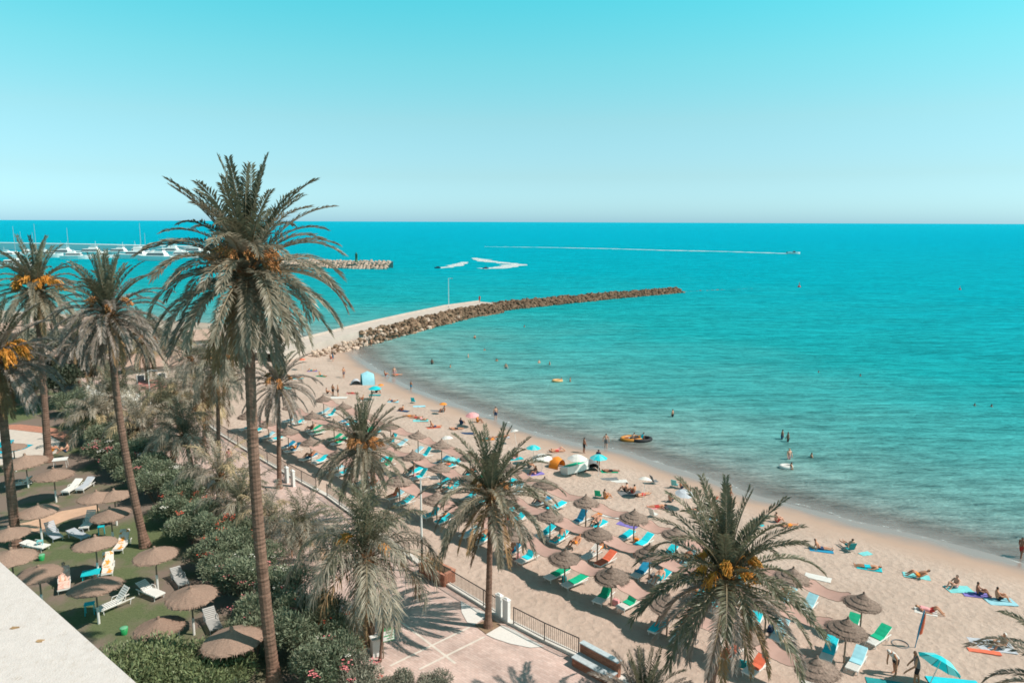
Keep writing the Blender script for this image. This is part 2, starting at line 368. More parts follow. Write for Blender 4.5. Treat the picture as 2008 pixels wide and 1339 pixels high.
    fd = N.new('ShaderNodeMapRange'); fd.interpolation_type = 'SMOOTHSTEP'; fd.inputs['From Min'].default_value = -0.2; fd.inputs['From Max'].default_value = 5.0; fd.inputs['To Min'].default_value = 0.22
    L.new(dep, fd.inputs[0]); L.new(fd.outputs[0], mx.inputs[0]); L.new(tr.outputs[0], mx.inputs[1]); L.new(b.outputs[0], mx.inputs[2]); L.new(mx.outputs[0], out.inputs[0])
    return m
m_water = water_material()
# one sheet, fine near the beach and wider towards the horizon
yy = np.concatenate([np.arange(-75, 30, 5), np.arange(30, 150, 0.8), 150*np.exp(np.linspace(0, math.log(60000/150), 150))])
uu = np.concatenate([np.linspace(-1.5, -0.45, 30)[:-1], np.linspace(-0.45, 1.0, 150), np.linspace(1.0, 1.6, 15)[1:]])
UX, YY = np.meshgrid(uu, yy); XX = UX*np.maximum(YY, 75.0)
_ds = shore_dist(np.stack([XX.ravel(), YY.ravel()], 1))
sea = mkgrid(uu, yy, lambda X, Y: (np.zeros_like(X), _ds), 'sea', m_water, 'shore')
co = np.stack([XX.ravel(), YY.ravel(), np.zeros(XX.size)], 1).astype(np.float32)
sea.data.vertices.foreach_set('co', co.ravel()); sea.data.update()
tag(sea, kind='structure')

# thin foam along the water line
def foam_strip(name, pts, w, mat, z=0.02, seed=1):
    rng = random.Random(seed); mb = MB(); vs = []
    for i, p in enumerate(pts):
        p = Vector((p[0], p[1], 0)); a = Vector((*pts[max(0, i-1)][:2], 0)); b = Vector((*pts[min(len(pts)-1, i+1)][:2], 0))
        t = (b-a).normalized(); n = Vector((-t.y, t.x, 0)); ww = (w[i] if hasattr(w, '__len__') else w)*rng.uniform(0.35, 1.2)
        o = n*rng.uniform(-0.15, 0.15)*ww
        vs += [p+o+n*ww/2+Vector((0, 0, z)), p+o-n*ww/2+Vector((0, 0, z))]
    mb.add(vs, [(2*i, 2*i+1, 2*i+3, 2*i+2) for i in range(len(pts)-1)])
    return mb.build(name, mat)
def foam_material(lo, hi):
    m = bpy.data.materials.new('foam'); m.use_nodes = True
    N, L = m.node_tree.nodes, m.node_tree.links; b = N['Principled BSDF']; out = N['Material Output']
    b.inputs['Base Color'].default_value = (0.72, 0.76, 0.75, 1); b.inputs['Roughness'].default_value = 0.7
    tc = N.new('ShaderNodeTexCoord'); n = N.new('ShaderNodeTexNoise'); n.inputs['Scale'].default_value = 0.9; n.inputs['Detail'].default_value = 6; n.inputs['Roughness'].default_value = 0.7
    L.new(tc.outputs['Object'], n.inputs['Vector'])
    r = N.new('ShaderNodeMapRange'); r.inputs['From Min'].default_value = lo; r.inputs['From Max'].default_value = hi; L.new(n.outputs['Fac'], r.inputs[0])
    tr = N.new('ShaderNodeBsdfTransparent'); mx = N.new('ShaderNodeMixShader'); L.new(r.outputs[0], mx.inputs[0]); L.new(tr.outputs[0], mx.inputs[1]); L.new(b.outputs[0], mx.inputs[2]); L.new(mx.outputs[0], out.inputs[0])
    return m
m_foam = foam_material(.55, .75); m_wake = foam_material(.28, .60)
def densify(pts, step):
    o = []
    for a, b in zip(pts[:-1], pts[1:]):
        a, b = Vector(a[:2]), Vector(b[:2]); n = max(1, int((b-a).length/step))
        o += [tuple(a.lerp(b, i/n)) for i in range(n)]
    return o+[tuple(pts[-1][:2])]
sl = [p for p in SHORE if -38 < p[0] < 90]
tag(foam_strip('swash_foam', [(x+0.35*math.sin(y*0.9), y+0.3*math.sin(x*1.3)) for x, y in densify(sl, 0.9)], 0.5, m_foam, 0.03), 'thin broken line of white foam along the water edge', 'foam', kind='stuff')

# land: town ground, garden, promenade
m_ground = M('town_ground', (0.36, 0.29, 0.235), 0.95, 0.2, 0.25, bump=0.3, bscale=4)
GEDGE = [(22, -6), (8, 8), (-1.0, 22.5), (-7.5, 31.5), (-12.5, 37.5), (-17.2, 43.5), (-25.5, 53.8), (-39, 71), (-52, 87), (-80, 118)]
FENCE = [(36, 0), (24, 12), (12, 24.3), (8, 28.2), (3.2, 32.8), (1.6, 34.2), (-0.3, 35.9), (-1.6, 37.4), (-4.1, 40.1), (-9, 46.5), (-14.7, 53.8), (-19.3, 58.6), (-23.5, 63.2), (-30, 70.5), (-38, 81), (-52, 99), (-62, 112)]
mb = MB(); mb.prism([(-62, 112), (-58, 118), (-52, 126), (-46, 133), (-44, 143), (-60, 150), (-80, 157), (-132, 175), (-205, 194), (-400, 250), (-900, 300), (-900, 60), (-60, 60)], 0.5, 2.3)
tag(mb.build('ground', m_ground), kind='structure')

def lawn_material():
    m = bpy.data.materials.new('lawn'); m.use_nodes = True
    N, L = m.node_tree.nodes, m.node_tree.links; b = N['Principled BSDF']; b.inputs['Roughness'].default_value = 0.9; b.inputs['Specular IOR Level'].default_value = 0.15
    tc = N.new('ShaderNodeTexCoord')
    def noise(s, d, r):
        n = N.new('ShaderNodeTexNoise'); n.inputs['Scale'].default_value = s; n.inputs['Detail'].default_value = d; n.inputs['Roughness'].default_value = r
        L.new(tc.outputs['Object'], n.inputs['Vector']); return n
    n1 = noise(0.16, 4, 0.6); n2 = noise(7, 6, 0.75)
    r1 = N.new('ShaderNodeValToRGB'); r1.color_ramp.elements[0].position = 0.3; r1.color_ramp.elements[0].color = (0.080, 0.108, 0.048, 1); r1.color_ramp.elements[1].position = 0.75; r1.color_ramp.elements[1].color = (0.155, 0.178, 0.092, 1)
    L.new(n2.outputs['Fac'], r1.inputs[0])
    worn = N.new('ShaderNodeMapRange'); worn.inputs['From Min'].default_value = 0.46; worn.inputs['From Max'].default_value = 0.56; L.new(n1.outputs['Fac'], worn.inputs[0])
    mx = N.new('ShaderNodeMixRGB'); mx.inputs[2].default_value = (0.20, 0.155, 0.128, 1); L.new(worn.outputs[0], mx.inputs[0]); L.new(r1.outputs[0], mx.inputs[1]); L.new(mx.outputs[0], b.inputs['Base Color'])
    bp = N.new('ShaderNodeBump'); bp.inputs['Strength'].default_value = 0.7; bp.inputs['Distance'].default_value = 0.06; L.new(n2.outputs['Fac'], bp.inputs['Height']); L.new(bp.outputs[0], b.inputs['Normal'])
    return m
mb = MB(); mb.prism(GEDGE+[(-160, 118), (-160, -40), (22, -40)], 0.6, ZG)
tag(mb.build('lawn', lawn_material()), kind='structure')

def paving_material():
    m = bpy.data.materials.new('paving'); m.use_nodes = True
    N, L = m.node_tree.nodes, m.node_tree.links; b = N['Principled BSDF']; b.inputs['Roughness'].default_value = 0.85; b.inputs['Specular IOR Level'].default_value = 0.2
    tc = N.new('ShaderNodeTexCoord'); mp = N.new('ShaderNodeMapping'); mp.inputs['Rotation'].default_value = (0, 0, math.radians(40)); L.new(tc.outputs['Object'], mp.inputs[0])
    br = N.new('ShaderNodeTexBrick'); br.inputs['Scale'].default_value = 1.0; br.inputs['Brick Width'].default_value = 0.30; br.inputs['Row Height'].default_value = 0.15; br.inputs['Mortar Size'].default_value = 0.008
    br.inputs['Color1'].default_value = (0.52, 0.375, 0.33, 1); br.inputs['Color2'].default_value = (0.60, 0.455, 0.41, 1); br.inputs['Mortar'].default_value = (0.42, 0.33, 0.29, 1); L.new(mp.outputs[0], br.inputs['Vector'])
    n = N.new('ShaderNodeTexNoise'); n.inputs['Scale'].default_value = 0.5; n.inputs['Detail'].default_value = 6; L.new(tc.outputs['Object'], n.inputs['Vector'])
    hs = N.new('ShaderNodeHueSaturation'); mr = N.new('ShaderNodeMapRange'); n.inputs['Roughness'].default_value = 0.75; mr.inputs['From Min'].default_value = 0.3; mr.inputs['From Max'].default_value = 0.7; mr.inputs['To Min'].default_value = 0.72; mr.inputs['To Max'].default_value = 1.22; L.new(n.outputs['Fac'], mr.inputs[0]); L.new(mr.outputs[0], hs.inputs['Value']); L.new(br.outputs['Color'], hs.inputs['Color'])
    L.new(hs.outputs[0], b.inputs['Base Color'])
    bp = N.new('ShaderNodeBump'); bp.inputs['Strength'].default_value = 0.4; bp.inputs['Distance'].default_value = 0.01; bp.invert = True; L.new(br.outputs['Fac'], bp.inputs['Height']); L.new(bp.outputs[0], b.inputs['Normal'])
    return m
prom = MB().prism([(x+0.0, y) for x, y in FENCE]+[(-82, 119)]+[(x-1.0, y-0.8) for x, y in GEDGE[::-1]], 0.7, ZP).build('promenade', paving_material())
tag(prom, kind='structure')
# kerb under the railing, pale bands and the white terrazzo rounds
def ribbon(pts, off0, off1, z0, z1):
    mb = MB(); L = []; R = []
    for i, p in enumerate(pts):
        a = Vector(pts[max(0, i-1)]); b = Vector(pts[min(len(pts)-1, i+1)]); t = (b-a).normalized(); n = Vector((-t.y, t.x)); p = Vector(p)
        L.append(p+n*off0); R.append(p+n*off1)
    for i in range(len(pts)-1):
        q = [L[i], L[i+1], R[i+1], R[i]]
        mb.add([(v.x, v.y, z0) for v in q]+[(v.x, v.y, z1) for v in q], [(4, 5, 6, 7), (0, 1, 5, 4), (2, 3, 7, 6), (3, 2, 1, 0)])
    return mb
tag(ribbon(FENCE, -0.34, 0.0, 1.0, ZP+0.14).build('kerb', m_kerb), kind='structure')
def band(name, p, q, w, mat=m_kerb):
    a, b = G(*p, ZP), G(*q, ZP); t = (b-a).normalized(); n = Vector((-t.y, t.x, 0))*w/2
    bz = ZP+0.003+0.003*(len(prom.children)+1)
    return MB().add([(v.x, v.y, bz) for v in (a+n, b+n, b-n, a-n)], [(0, 3, 2, 1)]).build(name, mat, prom)
m_line = M('pale_band', (0.62, 0.56, 0.50), 0.85, 0.12, 2)
band('pale_band', (780, 1214), (893, 1300), 0.13, m_line); band('pale_band', (765, 1305), (921, 1229), 0.13, m_line); band('pale_band', (822, 1312), (950, 1248), 0.13, m_line)
band('pale_band', (520, 1040), (600, 1030), 0.13, m_line); band('pale_band', (440, 930), (500, 925), 0.13, m_line); band('pale_band', (690, 1120), (640, 1070), 0.13, m_line)
m_terraz = M('terrazzo_white', (0.66, 0.63, 0.60), 0.8, 0.08, 9)
def polyP(name, pts, mat, dz, parent=prom, z=ZP):
    mb = MB(); gs = [G(*p, z) for p in pts]
    return mb.add([(g.x, g.y, z+dz) for g in gs], [tuple(range(len(gs)))]).build(name, mat, parent)
polyP('white_round', [(1068, 1268), (1040, 1270), (1000, 1262), (970, 1252), (953, 1244), (984, 1226), (1010, 1236), (1040, 1254)], m_terraz, 0.028)
polyP('white_round', [(903, 1178), (905, 1200), (916, 1220), (930, 1226), (955, 1208), (950, 1200), (925, 1190)], m_terraz, 0.028)
polyP('tree_pit', [(931, 1226), (953, 1243), (983, 1226), (962, 1211)], M('pit_soil', (0.25, 0.17, 0.11), 0.95, 0.3, 4, bump=0.5, bscale=14), 0.032)
# garden path and pool
polyP('garden_path', [(-20, 1064), (-20, 1040), (60, 1022), (120, 1002), (190, 990), (196, 1000), (140, 1016), (90, 1036), (40, 1050)], M('path_sand', (0.56, 0.36, 0.25), 0.9, 0.12, 1.5), 0.01, None, ZG)['kind'] = 'structure'
polyP('pool_deck', [(-60, 905), (-60, 850), (20, 842), (90, 850), (118, 866), (110, 888), (60, 908), (0, 912)], M('deck_stone', (0.56, 0.49, 0.43), 0.85, 0.1, 2), 0.014, None, ZG)['kind'] = 'structure'
polyP('pool_edge', [(-60, 850), (20, 842), (95, 850), (125, 868), (150, 862), (110, 840), (40, 832), (-60, 838)], m_terra, 0.02, None, ZG)['kind'] = 'structure'
m_pool = M('pool_water', (0.0, 0.42, 0.56), 0.08, 0.1, 1.2, bump=0.2, bscale=3, spec=0.5)
polyP('pool_water', [(-40, 886), (8, 864), (28, 862), (26, 870), (66, 872), (50, 880), (10, 890)], m_pool, 0.03, None, ZG)['kind'] = 'structure'

# ------------------------------------------------------------------ rock jetty, breakwater, harbour
def rock_mesh(name, seed, mat):
    rng = random.Random(seed); mb = MB(); n = 7
    prof = [(0.03, -0.5), (0.42, -0.42), (0.55, -0.05), (0.48, 0.30), (0.22, 0.48), (0.02, 0.5)]
    mb.lathe(prof, n, jr=0.34, jz=0.13, rng=rng)
    k = [rng.uniform(0.8, 1.3) for _ in range(3)]
    mb.v = [(x*k[0], y*k[1], z*k[2]*0.9) for x, y, z in mb.v]
    return mb.mesh(name, mat)
ROCKS = [rock_mesh('rock', 100+i, m_rock) for i in range(7)]
jet = empty('rock_jetty', (-36, 128, 0)); tag(jet, 'long curved jetty of brown boulders with a pale walkway reaching into the sea', 'jetty')
JC = [(-41, 116), (-38.2, 124), (-35.0, 134), (-29.2, 150), (-22.5, 166), (-15.2, 182), (-7, 193)]      # walkway centre line
def rel(o, root): o.location = Vector(o.location)-Vector(root.location)
wk = ribbon(JC, 2.3, -2.3, 0.2, 2.45); o = wk.build('walkway', m_conc, jet); rel(o, jet)
o = ribbon(JC, 2.75, 2.3, 0.2, 2.75).build('parapet', m_conc, jet); rel(o, jet)
rng = random.Random(5); spots = []
def along(pts, step):
    o = densify(pts, step)
    return [(Vector(p), (Vector(o[min(i+1, len(o)-1)])-Vector(o[max(i-1, 0)])).normalized()) for i, p in enumerate(o)]
for p, t in along(JC[1:], .85):                             # both slopes beside the walkway
    n = Vector((t.y, -t.x))
    for k, (off, z) in enumerate(((2.7, 2.05), (3.5, 1.6), (4.3, 1.1), (5.0, 0.6), (5.7, 0.1))):
        if p.y < 141 and k < 2: continue
        spots.append((p+n*(off*(.85 if p.y < 141 else 1)+rng.uniform(-.25, .25)), z+rng.uniform(-.25, .25), rng.uniform(1.0, 1.6)))
    for off, z in ((-3.2, 1.6), (-4.3, 0.5)):
        spots.append((p+n*(off+rng.uniform(-.25, .25)), z+rng.uniform(-.2, .2), -1.5))
JT = [(-9, 190.5), (-1.5, 199.5), (13, 212.5), (30, 227.5), (45, 239.5), (57.5, 249)]
for i, (p, t) in enumerate(along(JT, 1.1)):
    n = Vector((t.y, -t.x)); f = i/98.0
    for off, z in ((-3.2, .2), (-2.2, .8), (-1.2, 1.3), (-.2, 1.6), (.8, 1.4), (1.7, .95), (2.5, .5), (3.2, .1)):
        spots.append((p+n*(off*(1-.25*f)+rng.uniform(-.3, .3)), z*(1-.35*f)+rng.uniform(-.25, .25), 1.6))
for k in range(9): spots.append((Vector((59+k*2.2+rng.uniform(-.6, .6), 250+k*1.1+rng.uniform(-.8, .8))), -0.35, 1.3))
for k in range(8): spots.append((Vector((-36+rng.uniform(0, 7), 136.5+rng.uniform(-1.5, 3.5)))+Vector((0, 0)), rng.uniform(.2, 1.0), .8))
rest = MB()
vis = sorted(range(len(spots)), key=lambda i: (spots[i][2] < 0, spots[i][0].y))
for r, i in enumerate(vis):
    p, z, s = spots[i]; s = abs(s)*rng.uniform(0.75, 1.2)*(.58 if p.y < 150 else .72); me = ROCKS[rng.randrange(7)]; rz = rng.uniform(0, 6.28)
    if r < 300:
        bo = link('boulder', me, jet, (p.x-jet.location.x, p.y-jet.location.y, z), (rng.uniform(-.4, .4), rng.uniform(-.4, .4), rz), (s, s, s*.9))
        if (p.y < 140 and rng.random() < .6) or rng.random() < .10: omat(bo, m_rock_p)
    else:
        mt = Matrix.Translation((p.x-jet.location.x, p.y-jet.location.y, z)) @ Matrix.Rotation(rz, 4, 'Z') @ Matrix.Scale(s, 4)
        rest.add([mt @ v.co for v in me.vertices], [tuple(q.vertices) for q in me.polygons])
tag(rest.build('boulders', m_rock, jet), kind='stuff')
fm = [(59.5+i*2.0+random.uniform(-.6, .6), 250.5+i*0.9+random.uniform(-.8, .8)) for i in range(16)]
tag(foam_strip('jetty_foam', fm, 2.2, m_foam, 0.03, 3), 'white water breaking over sunken rocks at the jetty tip', 'foam', kind='stuff')

bw = empty('breakwater', (-66, 372, 0)); tag(bw, 'far pinkish rock breakwater with a green beacon, behind the tall palm', 'breakwater')
mb = MB(); rng = random.Random(9)
BX = [(-63, 371), (-72, 373), (-100, 380), (-128, 388)]
o = ribbon(BX, 5, -3.5, -0.5, 3.3).build('mound', m_conc, bw); rel(o, bw)
for p, t in along(BX, 1.9):
    n = Vector((-t.y, t.x))
    for off, z in ((3.5, 3.1), (5.2, 2.2), (6.6, 1.1), (7.8, 0.1)):
        me = ROCKS[rng.randrange(7)]; s = rng.uniform(1.5, 2.5)
        mt = Matrix.Translation((p.x+n.x*off-bw.location.x, p.y+n.y*off-bw.location.y, z)) @ Matrix.Rotation(rng.uniform(0, 6.3), 4, 'Z') @ Matrix.Scale(s, 4)
        mb.add([mt @ v.co for v in me.vertices], [tuple(q.vertices) for q in me.polygons])
tag(mb.build('boulders', m_rock_p, bw), kind='stuff')
g = G(699, 514, 3.3); be = empty('beacon', (g.x, g.y, 3.3)); tag(be, 'small dark green beacon tower at the breakwater end', 'beacon')
m_beac = M('beacon_green', (0.02, 0.10, 0.05), 0.5, 0.1, 2)
MB().lathe([(1.0, 0), (1.0, 0.4), (0.65, 0.6), (0.55, 3.4), (0.8, 3.5), (0.8, 3.8)], 12).build('tower', m_beac, be, True)
MB().lathe([(0.4, 3.8), (0.45, 4.5), (0.1, 4.9)], 10).build('lantern', m_beac, be, True)

# harbour mole and boats
hm = ribbon([(-185, 505), (-240, 525), (-330, 560), (-520, 620), (-800, 680)], 4, -4, -0.5, 5.6).build('harbour_mole', m_wpaint)
tag(hm, 'long white harbour wall along the far left shore', 'harbour wall')
def hull_mesh(L, W, H, mb, z0=-0.3, m=0):
    secs = [(-.5, .80, 0), (-.25, .98, 0), (.1, 1, .02), (.32, .72, .10), (.45, .30, .2), (.5, .03, .26)]
    vs = []
    for x, w, up in secs:
        for y, z in ((-.5*w, 1+up), (-.38*w, 0.1), (0, 0), (.38*w, 0.1), (.5*w, 1+up)): vs.append((x*L, y*W, z0+z*H))
    fs = []
    for i in range(len(secs)-1):
        for k in range(4):
            a = i*5+k; fs.append((a, a+1, a+6, a+5))
        fs.append((i*5+4, i*5, i*5+5, i*5+9))
    fs.append((0, 1, 2, 3, 4))
    mb.add(vs, fs, m); return mb
def make_yacht():
    r = empty('motor_yacht', (0, 0, 0))
    hull_mesh(14, 4.2, 2.0, MB()).build('hull', m_wpaint, r)
    MB().box((-1, 0, 2.3), (7.5, 3.2, 1.5), top=.82).build('cabin', m_wpaint, r)
    MB().box((-0.9, 0, 2.45), (6.9, 3.26, .55), top=.9).build('window_band', m_glass, r)
    MB().box((-2, 0, 3.5), (3.6, 2.2, .8), top=.8).box((-2.4, 0, 4.4), (2.8, 2.0, .1)).build('flybridge', m_wpaint, r)
    MB().tube([(-3, 0, 3.8), (-3.2, 0, 6.4)], .06, 5).build('mast', m_wpaint, r)
    return r
def make_sail():
    r = empty('sailing_boat', (0, 0, 0))
    hull_mesh(12, 3.4, 1.4, MB()).build('hull', m_wpaint, r)
    MB().box((-.3, 0, 1.35), (4.5, 1.8, .6), top=.8).build('cabin', m_wpaint, r)
    MB().tube([(.8, 0, 1), (.7, 0, 17)], [.13, .08], 6).build('mast', m_grey, r)
    MB().tube([(.8, 0, 2.4), (-4.2, 0, 2.6)], .1, 6).build('boom', m_blue, r)
    return r
yp, sp = make_yacht(), make_sail()
Ys = [(150, 508, 1.25, 10), (205, 506, 1.0, 30), (262, 507, 1.5, 185), (305, 511, 1.6, 175), (360, 506, 1.3, 12), (398, 505, 1.1, 170), (440, 507, 1.2, 20), (20, 505, 1.1, 0), (60, 500, 1.0, 30), (20, 522, 1.1, 200), (48, 532, 1.2, 150), (175, 501, 1.5, 185), (230, 500, 1.4, 178), (330, 500, 1.6, 182), (378, 499, 1.5, 170), (420, 500, 1.4, 190), (120, 503, 1.5, 175), (95, 505, 1.3, 10), (280, 500, 1.5, 5)]
ORD = ['first', 'second', 'third', 'fourth', 'fifth', 'sixth', 'seventh', 'eighth', 'ninth', 'tenth', 'eleventh', 'twelfth', 'thirteenth', 'fourteenth', 'fifteenth', 'sixteenth', 'seventeenth', 'eighteenth', 'nineteenth', 'twentieth', 'twenty-first', 'twenty-second', 'twenty-third', 'twenty-fourth', 'twenty-fifth', 'twenty-sixth', 'twenty-seventh', 'twenty-eighth', 'twenty-ninth', 'thirtieth']
yo = sorted(range(len(Ys)), key=lambda i: (Ys[i][0], Ys[i][1]))
for i, (px, py, s, a) in enumerate(Ys):
    o = yp if i == 0 else copy_tree(yp)
    g = G(px, py, 0); o.location = (g.x, g.y, 0); s *= 1.0; o.scale = (s, s, s); o.rotation_euler = (0, 0, math.radians(a))
    tag(o, f'white motor yacht in the harbour, {ORD[yo.index(i)]} from the left', 'yacht', 'motor yachts in the harbour')
Ss = [(28, 498, 1.15), (42, 500, .95), (66, 498, .9), (72, 497, 1.25), (122, 499, .55), (138, 499, 1.1), (281, 501, 1.3), (288, 500, .9), (300, 502, .45), (390, 500, .5)]
for i, (px, py, s) in enumerate(Ss):
    o = sp if i == 0 else copy_tree(sp)
    g = G(px, py, 0); o.location = (g.x, g.y, 0); o.scale = (s, s, s); o.rotation_euler = (0, 0, math.radians(20+33*i))
    tag(o, f'moored sailing boat with bare mast, {ORD[i]} from the left in the harbour', 'sailing boat', 'sailing boats in the harbour')

# motor boats with wakes
def speedboat(px, py, ang, s, label, col):
    g = G(px, py, 0); r = empty('motor_boat', (g.x, g.y, 0), math.radians(ang), s)
    hull_mesh(6, 2.2, 1.0, MB()).build('hull', col, r)
    MB().box((0.2, 0, 1.05), (1.2, 1.5, .7), top=.7).build('windscreen', m_glass, r)
    MB().box((-1.6, 0, .75), (1.2, 1.7, .4)).build('seat', m_grey, r)
    MB().box((-3.1, 0, .7), (.4, .4, .9), top=.8).build('outboard_motor', m_black, r)
    tag(r, label, 'motor boat'); return r
speedboat(1556, 498, -8, 1.6, 'white motor boat at the head of the long straight wake', m_wpaint)
def wake(pts, w, label, seed):
    gs = [G(*p, 0) for p in pts]; d = densify([(g.x, g.y) for g in gs], 4.0); n = len(d)
    ws = [np.interp(i/(n-1)*(len(pts)-1), range(len(pts)), w) for i in range(n)]
    tag(foam_strip('wake_foam', d, [1.4*q for q in ws], m_wake, 0.06, seed), label, 'wake', kind='stuff')
wake([(1565, 498), (1500, 496), (1400, 493), (1300, 491), (1200, 488), (1050, 485), (950, 484)], [7, 8, 8, 7, 6, 5, 3], 'long white wake line across the far sea', 1)
wake([(945, 527), (975, 526), (1000, 522), (1016, 519), (1000, 517), (960, 513), (930, 506)], [6, 9, 9, 8, 7, 7, 3], 'curved white wake of the jet ski in the middle of the sea', 2)
wake([(860, 526), (885, 523), (905, 517), (912, 514)], [5, 6, 5, 3], 'short white wake left of the curved one', 3)
def jetski(px, py, ang, label):
    g = G(px, py, 0); r = empty('jet_ski', (g.x, g.y, 0), math.radians(ang), 1.0)
    hull_mesh(3.2, 1.2, .6, MB(), -.15).build('hull', m_navy, r)
    MB().box((-.3, 0, .7), (1.5, .4, .35), top=.8).build('seat', m_black, r)
    MB().tube([(.5, 0, .5), (.35, 0, 1.0)], .08).tube([(.35, -.4, 1.0), (.35, .4, 1.0)], .04).build('handlebar', m_black, r)
    return tag(r, label, 'jet ski')
jetski(952, 527, 200, 'dark jet ski at the tip of the curved wake')
jetski(858, 526, 190, 'dark jet ski at the tip of the short wake')
for px, py, s, lab in ((1567, 563, .8, 'small red buoy floating right of the jetty tip'), (1882, 568, .6, 'small red buoy floating at the far right')):
    g = G(px, py, 0); r = empty('buoy', (g.x, g.y, 0), 0, s)
    MB().lathe([(.05, -.5), (.6, -.3), (.75, .1), (.6, .5), (.15, .8)], 12).build('float', m_red, r, True); MB().lathe([(.12, .7), (.1, 2.2), (.02, 2.3)], 8).build('rod', m_red, r)
    tag(r, lab, 'buoy')
# lamp post and walker on the jetty
def lamp_post(px, py, z, h, label, dark_to=0.0, arm=0.7):
    g = G(px, py, z); r = empty('lamp_post', (g.x, g.y, z)); 
    MB().lathe([(.16, 0), (.16, .25), (.09, .35)], 10).build('base', m_metal if dark_to else m_grey, r)
    if dark_to: MB().tube([(0, 0, .3), (0, 0, dark_to)], .075, 8).build('lower_pole', m_metal, r)
    MB().tube([(0, 0, max(.3, dark_to)), (0, 0, h)], [.07, .045], 8).build('pole', m_white, r)
    MB().tube([(0, 0, h-.1), (arm*.6, 0, h+.05), (arm, 0, h)], .035, 6).build('arm', m_white, r)
    MB().box((arm+.15, 0, h-.02), (.5, .25, .14), top=.7).build('lamp_head', m_gfab, r)
    return tag(r, label, 'lamp post')
lamp_post(880, 603, 2.45, 7.4, 'tall lamp post standing on the jetty walkway')
lamp_post(828, 1122, ZP, 6.2, 'slim lamp post with dark foot beside the brick planter', 2.2)
lamp_post(296, 800, 2.4, 4.5, 'white lamp post in front of the pink house')

# ------------------------------------------------------------------ palms
EL = [84, 70, 56, 42, 27, 11, -8, -28, -50, -72]
BEND = [20, 44, 66, 78, 80, 76, 64, 48, 32, 14]
def frond_mesh(kind, k, seed):
    rng = random.Random(seed); mb = MB(); n = 12; el = EL[k]+rng.uniform(-4, 4); bend = BEND[k]*rng.uniform(.8, 1.15)
    if kind == 'plume': bend = bend*1.35+14
    L = 1.0; pts = []; tans = []; p = Vector((0, 0, 0)); side = rng.uniform(-.12, .12)
    for i in range(n+1):
        t = i/n; a = math.radians(max(-86, el-bend*t**1.45))
        T = Vector((math.cos(a), side*t, math.sin(a))).normalized()
        pts.append(p.copy()); tans.append(T); p = p+T*(L/n)
    mb.tube(pts, [.0105-.009*(i/n) for i in range(n+1)], 3, 1, cap=False)
    nl = 76 if kind == 'date' else 64; leaf = .112 if kind == 'date' else .19; wid = .0088 if kind == 'date' else .0075
    for i in range(nl):
        t = .10+.90*(i+rng.random()*.6)/nl; t = min(t, 1); f = t*n; j = min(int(f), n-1); u = f-j
        b = pts[j].lerp(pts[j+1], u); T = tans[j].lerp(tans[j+1], u).normalized()
        S = T.cross(Vector((0, 0, 1)))
        S = Vector((0, -1, 0)) if S.length < .1 else S.normalized()
        if S.y > 0: S = -S
        U = S.cross(T).normalized()
        if kind == 'date':
            A = math.radians(64-34*t+rng.uniform(-10, 10)); ln = leaf*(.55+.75*math.sin(math.pi*min(1, t*.75+.18)))*rng.uniform(.85, 1.1)
        else:
            A = math.radians(62-30*t+rng.uniform(-16, 16)); ln = leaf*(.5+.7*math.sin(math.pi*min(1, t*.8+.15)))*rng.uniform(.7, 1.15)
        for sg in (-1, 1):
            V = math.radians(rng.uniform(18, 42) if kind == 'date' else rng.uniform(-30, 55))
            d = T*math.cos(A)+(S*sg*math.cos(V)+U*math.sin(V))*math.sin(A)
            dr = ln*(.26 if kind == 'date' else .55)*rng.uniform(.6, 1.3)
            mid = b+d*ln*.5+Vector((0, 0, -dr*.15)); tip = b+d*ln+Vector((0, 0, -dr))
            w = d.cross(U); w = (T if w.length < .05 else w.normalized())*wid*rng.uniform(.8, 1.2)
            w = w*.8+U*wid*rng.uniform(-.5, .5)
            mb.add([b, mid+w, tip, mid-w], [(0, 1, 2, 3)], 0)
    return mb.mesh('frond', [m_frond if kind == 'date' else m_frond_s, m_rachis])
FR = {kd: [[frond_mesh(kd, k, 31*k+s*7+(500 if kd == 'plume' else 0)) for s in range(3)] for k in range(10)] for kd in ('date', 'plume')}
def dates_mesh(seed):
    rng = random.Random(seed); mb = MB()
    st = [Vector((0, 0, 0)), Vector((.22, 0, .22)), Vector((.50, 0, .30)), Vector((.74, 0, .16))]
    mb.tube(st, [.03, .025, .02, .016], 5, 0)
    for i in range(46):
        a = rng.uniform(0, 6.28); s = st[2].lerp(st[3], rng.uniform(.2, 1)); r = rng.uniform(.10, .34)
        tip = s+Vector((rng.uniform(-.05, .25), math.cos(a)*r*.7, -rng.uniform(.15, .62)))
        mid = s.lerp(tip, .5)+Vector((math.cos(a)*.06, math.sin(a)*.08, .10))
        mb.tube([s, mid, tip], [.008, .012, .02], 3, 0, cap=False)
        for q in range(3):
            c = mid.lerp(tip, (q+1)/3); mb.lathe([(.004, -.035), (.028, 0), (.004, .035)], 4, c)
    return mb.mesh('date_cluster', m_date)
DATES = [dates_mesh(i) for i in range(3)]
def stub_mesh():
    mb = MB(); rng = random.Random(4)
    for i in range(56):
        z = -rng.random()*.95; a = i*2.4; r = .26+.10*math.sin(math.pi*(-z)); d = Vector((math.cos(a), math.sin(a), .75)).normalized()
        p = Vector((math.cos(a)*r*.8, math.sin(a)*r*.8, z)); q = p+d*rng.uniform(.16, .34)
        mb.tube([p, p.lerp(q, .5), q], [.085, .06, .03], 4)
    mb.lathe([(.24, -1.0), (.33, -.6), (.36, -.2), (.24, .12), (.02, .22)], 12, jr=.1, rng=rng)
    return mb.mesh('crown_boot', m_boot)
BOOT = stub_mesh()
